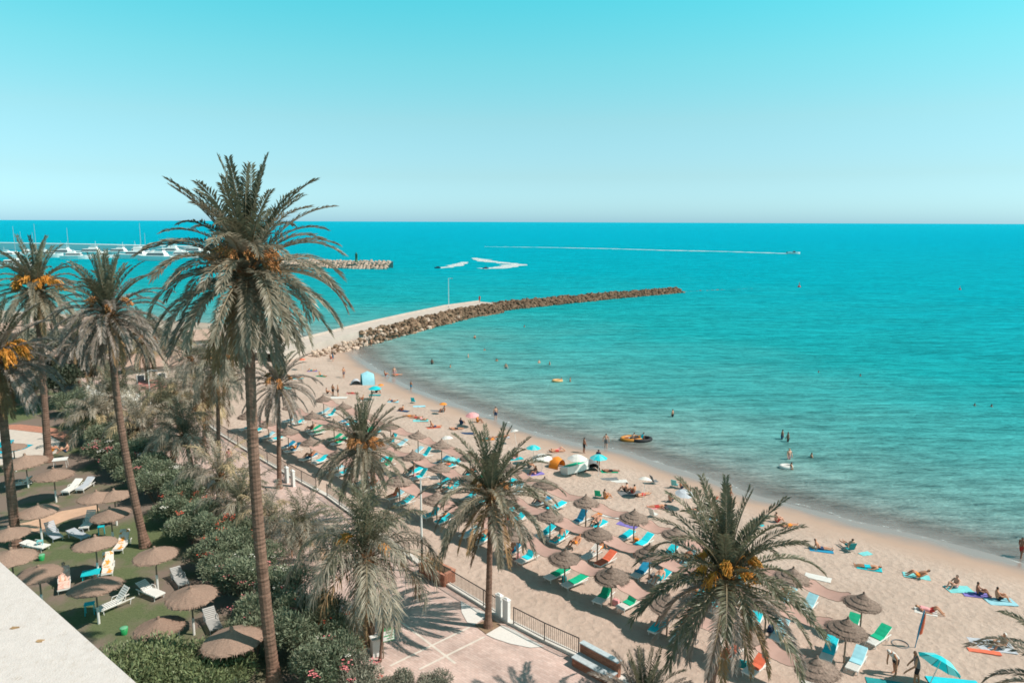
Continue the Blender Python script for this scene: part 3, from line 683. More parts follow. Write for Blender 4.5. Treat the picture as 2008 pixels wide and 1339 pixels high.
def trunk_mesh(base, top, r0, r1, rng, sag):
    n = max(18, int((top-base).length/.095)); pts = []; rad = []
    for i in range(n+1):
        t = i/n; p = base.lerp(top, t); p = p+Vector(sag)*math.sin(math.pi*t)
        fl = 1+.55*max(0, 1-t*14)
        r = .76*(r0*(1-t)+r1*t)*fl*(1.028 if i % 2 else .972)*rng.uniform(.97, 1.03)
        pts.append(p-base); rad.append(r)
    return MB().tube(pts, rad, 12).mesh('trunk', m_trunk)
def palm(base, top, L, n, label, seed, kind='date', r0=.30, r1=.2, lo=-72, nd=0, dates=0, dmat=None, green=.25, sag=(0, 0, 0), extra=None, boot=1.0, name='palm_tree', dsc=.85, group='palm trees'):
    rng = random.Random(seed); r = empty(name, base); tag(r, label, 'palm tree', group)
    t = link('trunk', trunk_mesh(base, top, r0, r1, rng, sag), r)
    if extra:                                               # a second stem of the same clump
        eb, et = extra; link('trunk', trunk_mesh(Vector(eb), Vector(et), r0, r1, rng, sag), r, Vector(eb)-base)
    c = top-base
    if boot: link('crown_boot', BOOT, r, c+Vector((0, 0, -.05)), (0, 0, rng.uniform(0, 6)), (boot*r1/.22, boot*r1/.22, boot))
    for i in range(n):
        t = (i+.5)/n; el = 86-(86-lo)*t**1.22+rng.uniform(-8, 8)
        k = min(range(10), key=lambda q: abs(EL[q]-el)); az = i*2.39996+rng.uniform(-.25, .25)
        s = L*rng.uniform(.86, 1.08)*(1.0 if el > -30 else .9)*(1.0 if el > 60 else 1)
        me = FR[kind][k][rng.randrange(3)]
        rr = .06+.16*min(1, t*2); off = c+Vector((math.cos(az)*rr, math.sin(az)*rr, .15-.55*t))
        o = link('frond', me, r, off, (rng.uniform(-.12, .12), 0, az), (s, s*rng.uniform(.9, 1.1), s))
        if kind == 'date' and t < green: omat(o, m_frond_g)
        elif kind == 'plume' and seed >= 70: omat(o, m_frond_p if rng.random() < .75 else m_frond_y)
        elif kind == 'plume' and t < .35: omat(o, m_frond_g)
        elif kind == 'date' and seed % 2: omat(o, m_frond_o)
        if t > .86 and rng.random() < nd: omat(o, m_frond_d, m_frond_d); o.name = 'dry_frond'
    for i in range(dates):
        az = -1.57+((i+.5)/dates-.5)*4.6+rng.uniform(-.2, .2); o = link('date_cluster', DATES[i % 3], r, c+Vector((math.cos(az)*.30, math.sin(az)*.30, .28-.30*(i % 3)/2)), (0, rng.uniform(-.9, -.25), az), [rng.uniform(1.2, 1.7)*L/4.0*dsc]*3)
        if dmat: omat(o, dmat)
    return r
def palm_px(bp, bz, cp, L, n, label, seed, dY=0.0, **kw):
    b = G(*bp, bz); return palm(b, P(*cp, b.y+dY), L, n, label, seed, **kw)
palm_px((540, 1352), ZG, (486, 530), 4.3, 112, 'very tall date palm with brown trunk, its crown rising above the horizon', 11, r0=.36, r1=.26, nd=.3, dates=8, dmat=m_date_b, green=.22, sag=(-.28, 0, 0), boot=1.25)
palm_px((285, 1072), ZG, (213, 612), 3.7, 84, 'date palm with leaning trunk, left of the tallest palm', 12, r0=.34, r1=.24, nd=.35, dates=4, dmat=m_date_b, green=.28, sag=(-.35, 0, 0))
palm_px((95, 905), ZG, (72, 568), 4.3, 76, 'date palm with orange fruit clusters in front of the marina boats', 13, r0=.40, r1=.28, nd=.3, dates=9, green=.3, dsc=1.15)
palm_px((33, 1072), ZG, (-6, 705), 4.0, 76, 'date palm cut off by the left edge, with orange fruit', 14, r0=.40, r1=.28, nd=.3, dates=8, green=.2, dsc=1.2)
palm_px((957, 1229), ZP, (963, 968), 3.7, 56, 'slender date palm in a square pit beside the white gate posts', 15, r0=.25, r1=.15, lo=-60, dsc=.6, nd=.5, dates=5, dmat=m_date_b, green=.35)
b6 = Vector((8.0, 26.6, ZP)); palm(b6, P(1424, 1130, 27.0), 4.1, 66, 'dark green date palm with bright orange dates at lower right', 16, r0=.27, r1=.2, lo=-58, nd=.6, dates=8, green=.72, dsc=.72)
palm_px((722, 1046), ZP, (711, 878), 3.5, 66, 'date palm with orange stalks rising behind the feathery palm', 17, r0=.28, r1=.2, nd=.3, dates=9, dmat=m_date_b, green=.2)
palm_px((548, 957), ZP, (545, 752), 3.4, 52, 'thin date palm by the railing, just right of the tallest trunk', 18, r0=.26, r1=.18, nd=.3, dates=4, dmat=m_date_b, green=.25)
palm_px((430, 952), ZP, (426, 716), 3.2, 44, 'pale half dry palm just left of the tallest trunk', 19, kind='plume', r0=.24, r1=.16, nd=.8, dates=4, dmat=m_date_b)
b10 = G(714, 1264, ZP); palm(b10, P(716, 1085, b10.y), 4.1, 46, 'feathery silver green palm with twin stems beside the green sign', 20, kind='plume', r0=.27, r1=.25, lo=-24, nd=.9, boot=1.2, extra=(b10+Vector((.34, .1, 0)), P(727, 1085, b10.y+.1)), dates=2, dmat=m_date)
palm_px((592, 1120), ZP, (592, 1040), 2.9, 30, 'small feathery palm between the tallest trunk and the twin stems', 21, kind='plume', r0=.2, r1=.16, lo=-30, nd=.6)
palm_px((382, 940), ZP, (362, 852), 3.5, 40, 'feathery palm on the promenade above the white flowered bushes', 22, kind='plume', r0=.25, r1=.2, lo=-40, nd=.6)
palm_px((478, 1060), ZP, (470, 985), 3.0, 34, 'low feathery palm hugging the left of the tallest trunk', 23, kind='plume', r0=.22, r1=.18, lo=-45, nd=.7)
palm_px((250, 862), ZP, (222, 776), 3.8, 40, 'feathery palm in front of the white tents', 24, kind='plume', r0=.25, r1=.2, lo=-45, nd=.5)
palm_px((325, 880), ZP, (318, 800), 3.4, 36, 'feathery palm below the pink house', 25, kind='plume', r0=.22, r1=.18, lo=-45, nd=.5)
palm_px((160, 800), ZP, (150, 672), 4.0, 48, 'date palm half hidden behind the leaning palm at left', 26, r0=.3, r1=.22, nd=.4)
palm_px((290, 790), ZP, (286, 668), 4.0, 48, 'date palm in front of the harbour, between the two tallest left palms', 27, r0=.3, r1=.22, nd=.5, dates=3, dmat=m_date_b)
palm_px((375, 790), ZP, (372, 700), 3.4, 40, 'background date palm left of the pale half dry palm', 28, r0=.26, r1=.2, nd=.5)
for i, (bx_, by_, cx_, cy_, L_, n_, lab) in enumerate([(205, 880, 190, 815, 3.6, 34, 'feathery palm above the pink flowered oleander'), (285, 905, 275, 838, 3.6, 34, 'feathery palm right of the leaning trunk at hedge height'), (330, 860, 340, 770, 3.6, 34, 'pale feathery palm below the house awning'), (400, 870, 402, 780, 3.4, 32, 'pale feathery palm left of the sandy clearing'), (425, 1010, 432, 930, 3.2, 32, 'feathery palm on the promenade under the pale half dry palm'), (180, 770, 175, 700, 4.0, 36, 'feathery palm in front of the pale houses at left'), (250, 760, 250, 700, 4.0, 36, 'feathery palm in front of the pale houses near the pink one'), (335, 755, 335, 690, 4.0, 36, 'feathery palm hiding the pink house roof'), (45, 800, 45, 720, 4.2, 36, 'feathery palm behind the pool at left'), (520, 1090, 530, 1015, 2.6, 26, 'small feathery palm just right of the tallest trunk'), (440, 770, 442, 705, 3.4, 30, 'pale feathery palm behind the sandy clearing')]):
    palm_px((bx_, by_), ZP, (cx_, cy_), L_, n_, lab, 70+i, kind='plume', r0=.24, r1=.19, lo=-45, nd=.6)
t16 = P(2128, 1362, 23.5); palm(Vector((t16.x, 23.5, 1.6)), t16, 3.6, 60, 'date palm at the lower right corner with only frond tips showing', 29, r0=.27, r1=.2)
t17 = P(1262, 1392, 24.5); palm(Vector((t17.x, 24.5, ZP)), t17, 2.3, 44, 'young palm with stiff upright fronds at the bottom edge', 30, kind='date', r0=.24, r1=.2, lo=10, boot=0)

# ------------------------------------------------------------------ shrubs and trees
def leaf_mat(name, col, rnd=.15, var=.45): return M(name, col, .5, var, 2.2, spec=.35, rnd=rnd, trans=.12)
m_ol = [leaf_mat('oleander_leaf', (.18, .21, .135)), leaf_mat('oleander_grey', (.24, .235, .18)), leaf_mat('shrub_bright', (.175, .21, .10))]
m_tree = leaf_mat('tree_leaf', (.07, .08, .05)); m_dull = leaf_mat('dusty_leaf', (.24, .20, .15))
m_fl = [M('flower_pink', (.72, .22, .24), .7, .2, 8), M('flower_white', (.74, .72, .66), .7, .1, 8), M('flower_red', (.66, .11, .06), .7, .2, 8)]
m_stem = M('stem_bark', (.16, .12, .09), .9, .3, 5)
def foliage(name, seed, R, H, n, leaf, lobes, mat, zc=.55, wide=.30):
    rng = np.random.RandomState(seed); vs = []; fs = []
    lc = []
    for i in range(lobes):
        a = i*2.4+rng.rand(); r = R*.55*math.sqrt((i+.4)/lobes)
        lc.append((math.cos(a)*r, math.sin(a)*r, H*(zc+rng.uniform(-.16, .16)), R*rng.uniform(.40, .58), H*rng.uniform(.30, .42)))
    # each lobe is a spray of twigs, every twig a run of leaves
    for i in range(n):
        cx, cy, cz, rr, hh = lc[rng.randint(lobes)]
        d = rng.normal(size=3); d /= np.linalg.norm(d); d[2] = abs(d[2])*.9-.25*(rng.rand() < .35)
        q = rng.rand()**.33; q = max(q, .45)
        p = np.array([cx+d[0]*rr*q, cy+d[1]*rr*q, cz+d[2]*hh*q]); p[2] = max(p[2], .05)
        up = d*.7+rng.normal(size=3)*.55+np.array([0, 0, .35]); up /= np.linalg.norm(up)
        s = np.cross(up, rng.normal(size=3)); s /= np.linalg.norm(s)+1e-9
        ln = leaf*rng.uniform(.7, 1.3); w = s*ln*wide
        b = len(vs); vs += [p, p+up*ln*.5+w*.5, p+up*ln, p+up*ln*.5-w*.5]; fs.append((b, b+1, b+2, b+3))
    me = bpy.data.meshes.new(name); me.from_pydata([tuple(v) for v in vs], [], fs); me.materials.append(mat); return me
def stems(seed, R, H, n=9):
    rng = random.Random(seed); mb = MB()
    for i in range(n):
        a = rng.uniform(0, 6.28); r = R*rng.uniform(.2, .6)
        mb.tube([(0.1*math.cos(a), .1*math.sin(a), 0), (r*.5*math.cos(a), r*.5*math.sin(a), H*.35), (r*math.cos(a), r*math.sin(a), H*.72)], [.035, .025, .012], 4)
    return mb.mesh('stems', m_stem)
def flower_mesh(seed):
    rng = random.Random(seed); mb = MB()
    for i in range(16):
        c = Vector((rng.gauss(0, .11), rng.gauss(0, .11), rng.gauss(0, .07)))
        for k in range(5):
            a = k*1.257+rng.random(); d = Vector((math.cos(a), math.sin(a), .5))*.05; s = Vector((-math.sin(a), math.cos(a), 0))*.022
            mb.add([c, c+d*.6+s, c+d, c+d*.6-s], [(0, 1, 2, 3)])
    return mb.mesh('flower_cluster', m_fl[0])
FLW = [flower_mesh(i) for i in range(3)]
OLE = [foliage('foliage', 60+i, 1.5, 2.3, 7600, .17, 8, m_ol[0]) for i in range(3)]
OST = [stems(i, 1.5, 2.2) for i in range(2)]
def bush(loc, s, label, seed, mat=0, fl=None, nf=0, hz=1.0, name='oleander_bush', cat='bush', group=None, me=None):
    rng = random.Random(seed); r = empty(name, loc, rng.uniform(0, 6.28), s); tag(r, label, cat, group)
    o = link('foliage', me or OLE[seed % 3], r, sc=(1, 1, hz)); omat(o, m_ol[mat] if isinstance(mat, int) else mat)
    link('stems', OST[seed % 2], r, sc=(1, 1, hz))
    for i in range(int(nf*.8+.5)):
        a = rng.uniform(0, 6.28); q = rng.uniform(.25, .95); el = math.acos(q)
        p = (1.32*math.cos(a)*math.sin(el)*1.05, 1.32*math.sin(a)*math.sin(el)*1.05, hz*(1.1+1.05*q*.95))
        omat(link('flower_cluster', FLW[rng.randrange(3)], r, p, (0, 0, a), [rng.uniform(.6, 1.1)]*3), m_fl[fl if rng.random() > .15 else (fl+1) % 3])
    return r
HG = 'oleander hedge between garden and promenade'
hedge = [  # px, py of the foot, size, flower, count, leaf
 (640, 1360, 1.15, 0, 7, 0, 'dark oleander with pink flowers at the bottom edge, below the twin stemmed palm'), (700, 1368, .85, 0, 8, 1, 'grey green oleander with pale pink flowers at the bottom edge, left of the paving'),
 (775, 1385, .7, 2, 3, 1, 'low oleander in front of the paved bands at the bottom edge'), (850, 1385, .65, 1, 0, 1, 'grey green bush at the bottom edge, furthest right of the hedge'),
 (590, 1300, 1.25, 0, 8, 0, 'tall dark oleander just right of the foot of the tallest palm'), (655, 1285, 1.0, 2, 5, 0, 'green oleander with red flowers left of the white pillar'), (560, 1205, 1.15, 1, 7, 0, 'dark oleander with white flowers behind the tallest trunk'),
 (480, 1180, 1.2, 0, 13, 0, 'oleander with bright pink flowers beside the grey lounger in the shade'), (520, 1245, 1.15, 0, 7, 0, 'oleander with pink flowers touching the tallest trunk on its left'), (455, 1125, 1.2, 2, 9, 0, 'oleander dotted with red flowers, above the pink one'),
 (425, 1080, 1.15, 2, 7, 0, 'oleander with a few red flowers in the middle of the hedge'), (395, 1040, 1.1, 2, 5, 0, 'grey leaved oleander behind the leaning palm foot'), (365, 1012, 1.15, 1, 9, 0, 'white flowered oleander right of the leaning palm trunk'),
 (330, 975, 1.2, 1, 12, 0, 'white flowered oleander at the bend of the hedge'), (300, 940, 1.15, 1, 9, 0, 'white flowered oleander, left neighbour of the bend'), (262, 925, 1.2, 0, 5, 0, 'dark oleander behind the leaning trunk'),
 (215, 915, 1.25, 0, 22, 0, 'oleander with large pink flower clusters left of the leaning trunk'), (235, 880, 1.25, 0, 4, 1, 'grey green oleander above the pink flower clusters'), (190, 868, 1.3, 0, 2, 0, 'dark green oleander near the table of people'), (165, 838, 1.3, 1, 0, 0, 'rounded green shrub beyond the pool deck'), (140, 815, 1.4, 1, 0, 0, 'dark shrub left of the rounded green one')]
hedge += [(500, 1290, 1.05, 0, 2, 0, 'dark oleander at the left foot of the tallest palm'), (545, 1260, 1.1, 1, 3, 0, 'oleander right behind the tallest trunk foot'), (615, 1240, 1.1, 1, 4, 0, 'green oleander between the tallest trunk and the twin stems'), (505, 1150, 1.1, 1, 3, 0, 'oleander half behind the tallest trunk, middle height'), (470, 1090, 1.05, 2, 3, 0, 'green oleander on the promenade side, middle of the hedge'), (410, 1120, 1.0, 2, 2, 0, 'low dark oleander facing the lawn, near the grey lounger'), (440, 1165, 1.0, 0, 3, 0, 'dark oleander behind the grey lounger in shade'), (375, 1065, 1.05, 1, 2, 0, 'oleander right of the leaning palm foot'),
 (340, 1030, 1.05, 1, 3, 0, 'dark oleander behind the leaning palm parasol'), (305, 985, 1.1, 1, 3, 0, 'oleander on the lawn side of the hedge bend'), (275, 960, 1.1, 0, 3, 0, 'dark oleander beside the leaning trunk at mid height'), (240, 940, 1.15, 0, 4, 0, 'shaded oleander behind the overlapping parasols'), (205, 890, 1.2, 0, 3, 0, 'oleander behind the pink flower clusters'), (260, 890, 1.2, 1, 2, 1, 'grey green oleander right of the leaning trunk top'), (355, 960, 1.1, 1, 4, 1, 'grey oleander on the promenade side of the bend'), (300, 905, 1.2, 0, 2, 1, 'grey oleander below the pink house palms')]
for i, (px, py, s, fl, nf, mt, lab) in enumerate(hedge): bush(G(px, py, ZG), s, lab, 200+i, mt, fl, nf, group=HG)
SHR = foliage('foliage', 91, 2.2, 1.9, 13000, .16, 14, m_ol[2])
for i, (px, py, s, lab) in enumerate(((290, 1362, 1.25, 'bright green spreading shrub beside the white roof'), (400, 1368, 1.1, 'bright green spreading shrub left of the foot of the tallest palm'), (225, 1372, .9, 'bright green shrub touching the white roof edge'))):
    bush(G(px, py, ZG), s, lab, 300+i, 2, name='spreading_shrub', cat='shrub', group='bright green shrubs at the bottom', me=SHR)
TRE = [foliage('crown', 70+i, 2.6, 3.2, 6500, .32, 9, m_tree, .75, .42) for i in range(2)]
def tree(px, py, z, s, h, label, seed, mat):
    b = G(px, py, z); r = empty('broadleaf_tree', b, seed*1.3, s); tag(r, label, 'tree', 'trees behind the garden')
    MB().tube([(0, 0, 0), (.1, .05, h*.6), (0, .1, h+1.2)], [.22, .17, .08], 7).tube([(0, .05, h*.7), (.8, .2, h+1.3)], [.1, .04], 5).tube([(0, .05, h*.75), (-.7, -.4, h+1.4)], [.1, .04], 5).build('trunk', m_stem, r)
    omat(link('crown', TRE[seed % 2], r, (0, 0, h-1.0)), mat); return r
for i, a in enumerate([(120, 815, 1.1, 2.2, 'dark tree behind the pool, right of the fruiting palm', m_tree), (70, 790, 1.2, 2.5, 'dark tree behind the pool deck', m_tree), (20, 800, 1.1, 2.2, 'dark tree at the left edge behind the pool', m_tree), (205, 730, 1.0, 2, 'dusty green tree left of the leaning trunk', m_dull),
    (255, 735, 1.0, 2, 'dusty tree between the leaning trunk and pink house', m_dull), (355, 745, 1.0, 1.8, 'dusty tree right of the pink house', m_dull), (395, 740, .9, 1.6, 'small dusty tree behind the pale palm', m_dull), (180, 770, .9, 1.5, 'low dull tree left of the white tents', m_ol[1]), (330, 815, .7, 1.0, 'low grey tree under the house awning', m_ol[1]),
    (130, 735, 1.2, 2.4, 'large dull tree behind the fruiting palm', m_ol[1]), (60, 735, 1.2, 2.4, 'large dull tree near the left edge', m_ol[1]), (5, 760, 1.2, 2.4, 'large dark tree on the left edge', m_tree), (300, 700, 1.0, 2.2, 'dusty tree behind the pink house', m_dull), (450, 720, .8, 1.6, 'small dusty tree at the back of the beach', m_dull)]):
    tree(a[0], a[1], 2.3, a[2], a[3], a[4], i, a[5])

# ------------------------------------------------------------------ house, tents behind the palms
m_roof = M('roof_tile_dusty', (.40, .28, .225), .9, .2, 3, bump=.3, bscale=16)
def house(px, py, w, d, h, label, wall, seed=0, rz=.5):
    b = G(px, py, 2.3); r = empty('house', b, rz); tag(r, label, 'house', 'houses behind the palms')
    MB().box((0, 0, h/2), (w, d, h)).build('wall', wall, r)
    rf = MB().add([(-w/2-.4, -d/2-.4, h), (w/2+.4, -d/2-.4, h), (w/2+.4, d/2+.4, h), (-w/2-.4, d/2+.4, h), (-w/2+1.2, 0, h+1.3), (w/2-1.2, 0, h+1.3)], [(0, 1, 5, 4), (1, 2, 5), (2, 3, 4, 5), (3, 0, 4), (3, 2, 1, 0)]).build('roof', m_roof, r)
    MB().box((w*.25, d*.1, h+1.1), (.6, .6, 1.2)).build('chimney', wall, rf)
    for x in (-w*.3, 0, w*.3):
        f = MB().box((x, -d/2-.03, h*.58), (.95, .08, 1.25)).build('window', m_wpaint, r)
        MB().box((x, -d/2-.075, h*.58), (.75, .03, 1.05)).build('pane', m_glass, f)
    MB().box((w*.44, -d/2-.03, 1.05), (.85, .08, 2.1)).build('door', m_wood, r)
    return r
house(318, 762, 8, 6, 3.6, 'pink walled house with terracotta roof behind the palms', m_wall)
house(225, 700, 11, 7, 4.2, 'pale house left of the pink one, half hidden by palms', m_conc, 1, .35)
house(120, 690, 12, 8, 4.5, 'pale house behind the fruiting palm', m_wall, 2, .3)
house(395, 700, 7, 5, 3.2, 'low pale house right of the pink one', m_conc, 3, .6)
house(20, 700, 12, 8, 4.2, 'pale house at the left edge', m_conc, 4, .3)
b = G(312, 792, 2.4); r = empty('awning', b, .5); tag(r, 'faded red awning on posts in front of the pink house', 'awning')
MB().add([(-2, -1.5, 2.2), (2, -1.5, 2.2), (2, 1.5, 2.7), (-2, 1.5, 2.7), (-2, -1.5, 2.26), (2, -1.5, 2.26), (2, 1.5, 2.76), (-2, 1.5, 2.76)], [(3, 2, 1, 0), (4, 5, 6, 7), (0, 1, 5, 4), (1, 2, 6, 5), (2, 3, 7, 6), (3, 0, 4, 7)]).build('canopy', M('awning_red', (.46, .17, .15), .85, .1, 2), r)
for x in (-1.9, 1.9):
    for y in (-1.4, 1.4): MB().tube([(x, y, 0), (x, y, 2.2 if y < 0 else 2.7)], .04, 6).build('post', m_metal, r)
def tent(px, py, w, label, z=2.4):
    b = G(px, py, z); r = empty('party_tent', b, .4); tag(r, label, 'tent', 'white tents behind the hedge')
    MB().add([(-w/2, -w/2, 2.1), (w/2, -w/2, 2.1), (w/2, w/2, 2.1), (-w/2, w/2, 2.1), (0, 0, 3.5), (-w/4, -w/4, 2.65), (w/4, -w/4, 2.65), (w/4, w/4, 2.65), (-w/4, w/4, 2.65)], [(0, 1, 6, 5), (1, 2, 7, 6), (2, 3, 8, 7), (3, 0, 5, 8), (5, 6, 4), (6, 7, 4), (7, 8, 4), (8, 5, 4)]).build('canopy', m_wfab, r)
    for x in (-1, 1):
        for y in (-1, 1): MB().tube([(x*w/2, y*w/2, 0), (x*w/2, y*w/2, 2.1)], .04, 6).build('post', m_white, r)
tent(208, 830, 4.0, 'large white tent left of the leaning trunk'); tent(240, 818, 3.6, 'white tent behind the leaning trunk'); tent(178, 815, 3.0, 'small white tent at the left of the tents')

# ------------------------------------------------------------------ thatched parasols, loungers, shade cloths
def canopy_mesh(seed, R, mat, H=.5):
    rng = random.Random(seed); mb = MB(); n = 40
    prof = [(.015, H+.12), (.05, H+.10), (.07, H-.02), (R*.30, H*.66), (R*.32, H*.58), (R*.60, H*.34), (R*.62, H*.25), (R*.88, .06), (R*.90, .0), (R*1.0, -.07), (R*.97, -.10), (R*.7, .10), (R*.3, H*.45), (.03, H*.7)]
    if R > 1.15: prof = [(.02, H+.16), (.07, H+.13), (.09, H+.0), (R*.25, H*.74), (R*.45, H*.52), (R*.65, H*.31), (R*.85, H*.11), (R*.95, .0), (R*1.0, -.06), (R*.99, -.09), (R*.97, -.11), (R*.7, .08), (R*.3, H*.45), (.03, H*.7)]
    mb.lathe(prof, n, jr=.0, rng=rng)
    for i, (r, z) in enumerate(prof):
        for k in range(n):
            j = i*n+k; x, y, zz = mb.v[j]; q = 1+rng.uniform(-.025, .025)*(2 if i in (8, 9, 10) else 1); mb.v[j] = (x*q, y*q, zz+rng.uniform(-.02, .02)*(r/R)*(.5 if R > 1.15 else 1))
    for k in range(150):                                     # loose reeds along the rim
        a = rng.uniform(0, 6.28); q = R*rng.uniform(.86, .98); d = Vector((math.cos(a), math.sin(a), -.35)); p = Vector((math.cos(a)*q, math.sin(a)*q, .0)); s = Vector((-math.sin(a), math.cos(a), 0))*.02
        mb.add([p+s, p-s, p+d*rng.uniform(.12, .30)], [(0, 1, 2)])
    return mb.mesh('canopy', mat)
CAN_B = [canopy_mesh(i, 1.0, m_thatch_g, .60) for i in range(4)]
CAN_G = [canopy_mesh(10+i, 1.22, m_thatch, .42) for i in range(3)]
POLE = MB().tube([(0, 0, -.2), (0, 0, 2.45)], [.05, .04], 8).mesh('pole', m_wood)
SLEEVE = MB().tube([(0, 0, -.05), (0, 0, .95)], .065, 8).mesh('pole_sleeve', m_white)
def parasol(loc, label, group, seed, garden=False, R=1.0, h=2.0, tilt=(0, 0)):
    r = empty('thatched_parasol', loc); tag(r, label, 'parasol', group)
    rng = random.Random(seed)
    link('canopy', (CAN_G if garden else CAN_B)[seed % (3 if garden else 4)], r, (0, 0, h), (rng.uniform(-.06, .06)+tilt[0], rng.uniform(-.06, .06)+tilt[1], rng.uniform(0, 6.28)), (R, R, R))
    link('pole', POLE, r, sc=(1, 1, h/2.05))
    if garden: link('pole_sleeve', SLEEVE, r)
    return r
# lounger, head towards +X
def lounger_meshes(ang):
    a = math.radians(ang); fr = MB(); hx = .10
    for y in (-.29, .29):
        fr.box((-.30, y, .30), (1.30, .045, .07)); fr.box((.55, y, .30), (.6, .04, .05))
    fr.box((-.93, 0, .30), (.05, .6, .07))
    seat = MB()
    for i in range(9): seat.box((-.86+i*.115, 0, .335), (.085, .55, .022))
    back = MB(); bx = lambda t: (hx+t*math.cos(a), 0, .335+t*math.sin(a))
    for i in range(7): back.box(bx(.06+i*.12), (.09, .55, .022), ry=-a)
    for y in (-.28, .28): back.tube([(hx, y, .33), (hx+.85*math.cos(a), y, .33+.85*math.sin(a))], .022, 4)
    pad = MB()
    def slab(p0, p1, th, w):
        p0, p1 = Vector(p0), Vector(p1); d = (p1-p0).normalized(); nrm = Vector((-d.z, 0, d.x)); n = 6; vs = []; fs = []
        for i in range(n+1):
            q = p0.lerp(p1, i/n); e = .75 if i in (0, n) else (1.0 if i % 2 else .9)
            for y, zz in ((-w/2, 0), (w/2, 0), (w/2*.97, th*e), (0, th*e*1.12), (-w/2*.97, th*e)): vs.append(q+Vector((0, y, 0))+nrm*zz)
        for i in range(n):
            for k in range(5): fs.append((i*5+k, i*5+(k+1) % 5, i*5+5+(k+1) % 5, i*5+5+k))
        fs += [(4, 3, 2, 1, 0), tuple(n*5+k for k in range(5))]
        pad.add(vs, fs)
    slab((-.34, 0, .352), (hx+.01, 0, .352), .05, .58); slab((hx-.01, 0, .354), (hx+.88*math.cos(a), 0, .354+.88*math.sin(a)), .05, .58)
    full = MB(); pad_h = pad; pad = full
    slab((-.92, 0, .352), (hx+.01, 0, .352), .05, .58); slab((hx-.01, 0, .354), (hx+.88*math.cos(a), 0, .354+.88*math.sin(a)), .05, .58)
    return dict(frame=fr.mesh('frame', m_white), seat=seat.mesh('seat', m_white), back=back.mesh('backrest', m_white), pad=pad_h.mesh('pad', m_turq), full=full.mesh('pad', m_turq))
LM = {a: lounger_meshes(a) for a in (8, 24, 50)}
LEGM = MB().tube([(0, 0, 0), (0, 0, .28)], [.02, .03], 5).mesh('leg', m_white)
ARM = MB().tube([(-.12, 0, .33), (-.05, 0, .52), (.25, 0, .52), (.34, 0, .33)], .02, 5).mesh('armrest', m_white)
def lounger(loc, rz, label, group, pad=None, ang=24, full=False, body=None, arms=False, name='lounger'):
    r = empty(name, loc, rz); tag(r, label, 'lounger', group); L = LM[ang]
    for nm, k in (('frame', 'frame'), ('seat', 'seat'), ('backrest', 'back')):
        o = link(nm, L[k], r)
        if body: omat(o, body)
    for x, dx in ((-.8, -.06), (.6, .1)):
        for y in (-.28, .28): omat(link('leg', LEGM, r, (x, y, 0), (0, dx*2, 0)), body)
    if arms:
        for y in (-.3, .3): omat(link('armrest', ARM, r, (0, y, 0)), body)
    if pad: omat(link('pad', L['full' if full else 'pad'], r), pad)
    return r
def cloth(p, q, label, group, w, seed):
    rng = random.Random(seed); p, q = Vector(p), Vector(q); d = q-p; t = Vector((d.x, d.y, 0)).normalized(); n = Vector((-t.y, t.x, 0)); N = 12; vs = []; fs = []
    for i in range(N+1):
        f = i/N; c = p+d*f; sag = -.20*math.sin(math.pi*f)
        wd = w*(.88+.12*math.cos(2*math.pi*f))*.92 if 0 < i < N else w*.75
        for k in range(5):
            u = k/4-.5; vs.append(c+n*u*wd+Vector((0, 0, sag-.07*math.cos(u*math.pi)+rng.uniform(-.02, .02))))
    for i in range(N):
        for k in range(4): a = i*5+k; fs.append((a, a+1, a+6, a+5))
    mb = MB(); mb.add(vs, fs); M0 = len(vs)
    mb.add([v-Vector((0, 0, .012)) for v in vs], [f[::-1] for f in fs])
    r = mb.build('shade_cloth', m_cloth, None, True); tag(r, label, 'shade cloth', group)
    ed = MB()
    for sgn in (0, 4): ed.tube([vs[i*5+sgn] for i in range(N+1)], .018, 4)
    ed.build('edge_rope', m_wood, r)
rows = [('row nearest the promenade', 45.4, [16.1, 21.7, 27.6, 33.4, 38.9, 44.9, 51.0, 57.2, 64.4, 71, 77.5, 84, 90.5, 97, 103], 0.6),
        ('middle row', 51.2, [16.9, 22.6, 28.2, 33.9, 39.5, 45.8, 52.3, 58.4, 64, 69.9, 76.5, 83, 89.5, 96, 103], 1.2),
        ('row nearest the sea', 56.5, [17.0, 22.7, 28.5, 34.3, 39.6, 45.4, 51.8, 58, 64.5, 71, 76.6, 83, 90, 97, 104], 1.8)]
padcol = {(0, 0): (None, None), (0, 1): ('c', 'c'), (0, 3): ('g', 'g'), (0, 4): ('g', 'g'), (1, 1): ('t', 'p'), (2, 0): ('g', 'g'), (2, 1): ('p', 'p'), (0, 11): ('b', 't'), (0, 12): ('b', 'b'), (1, 12): ('g', 'g'), (1, 13): ('g', 'g'), (2, 12): ('g', 't'), (2, 5): ('b', 't'), (1, 4): (None, 'o')}
pm = {'c': (m_coral, 'coral'), 'g': (m_green, 'green'), 't': (m_turq, 'turquoise'), 'b': (m_blue, 'dark blue'), 'p': (m_pale, 'pale blue'), 'o': (m_coral, 'coral')}
rng = random.Random(21)
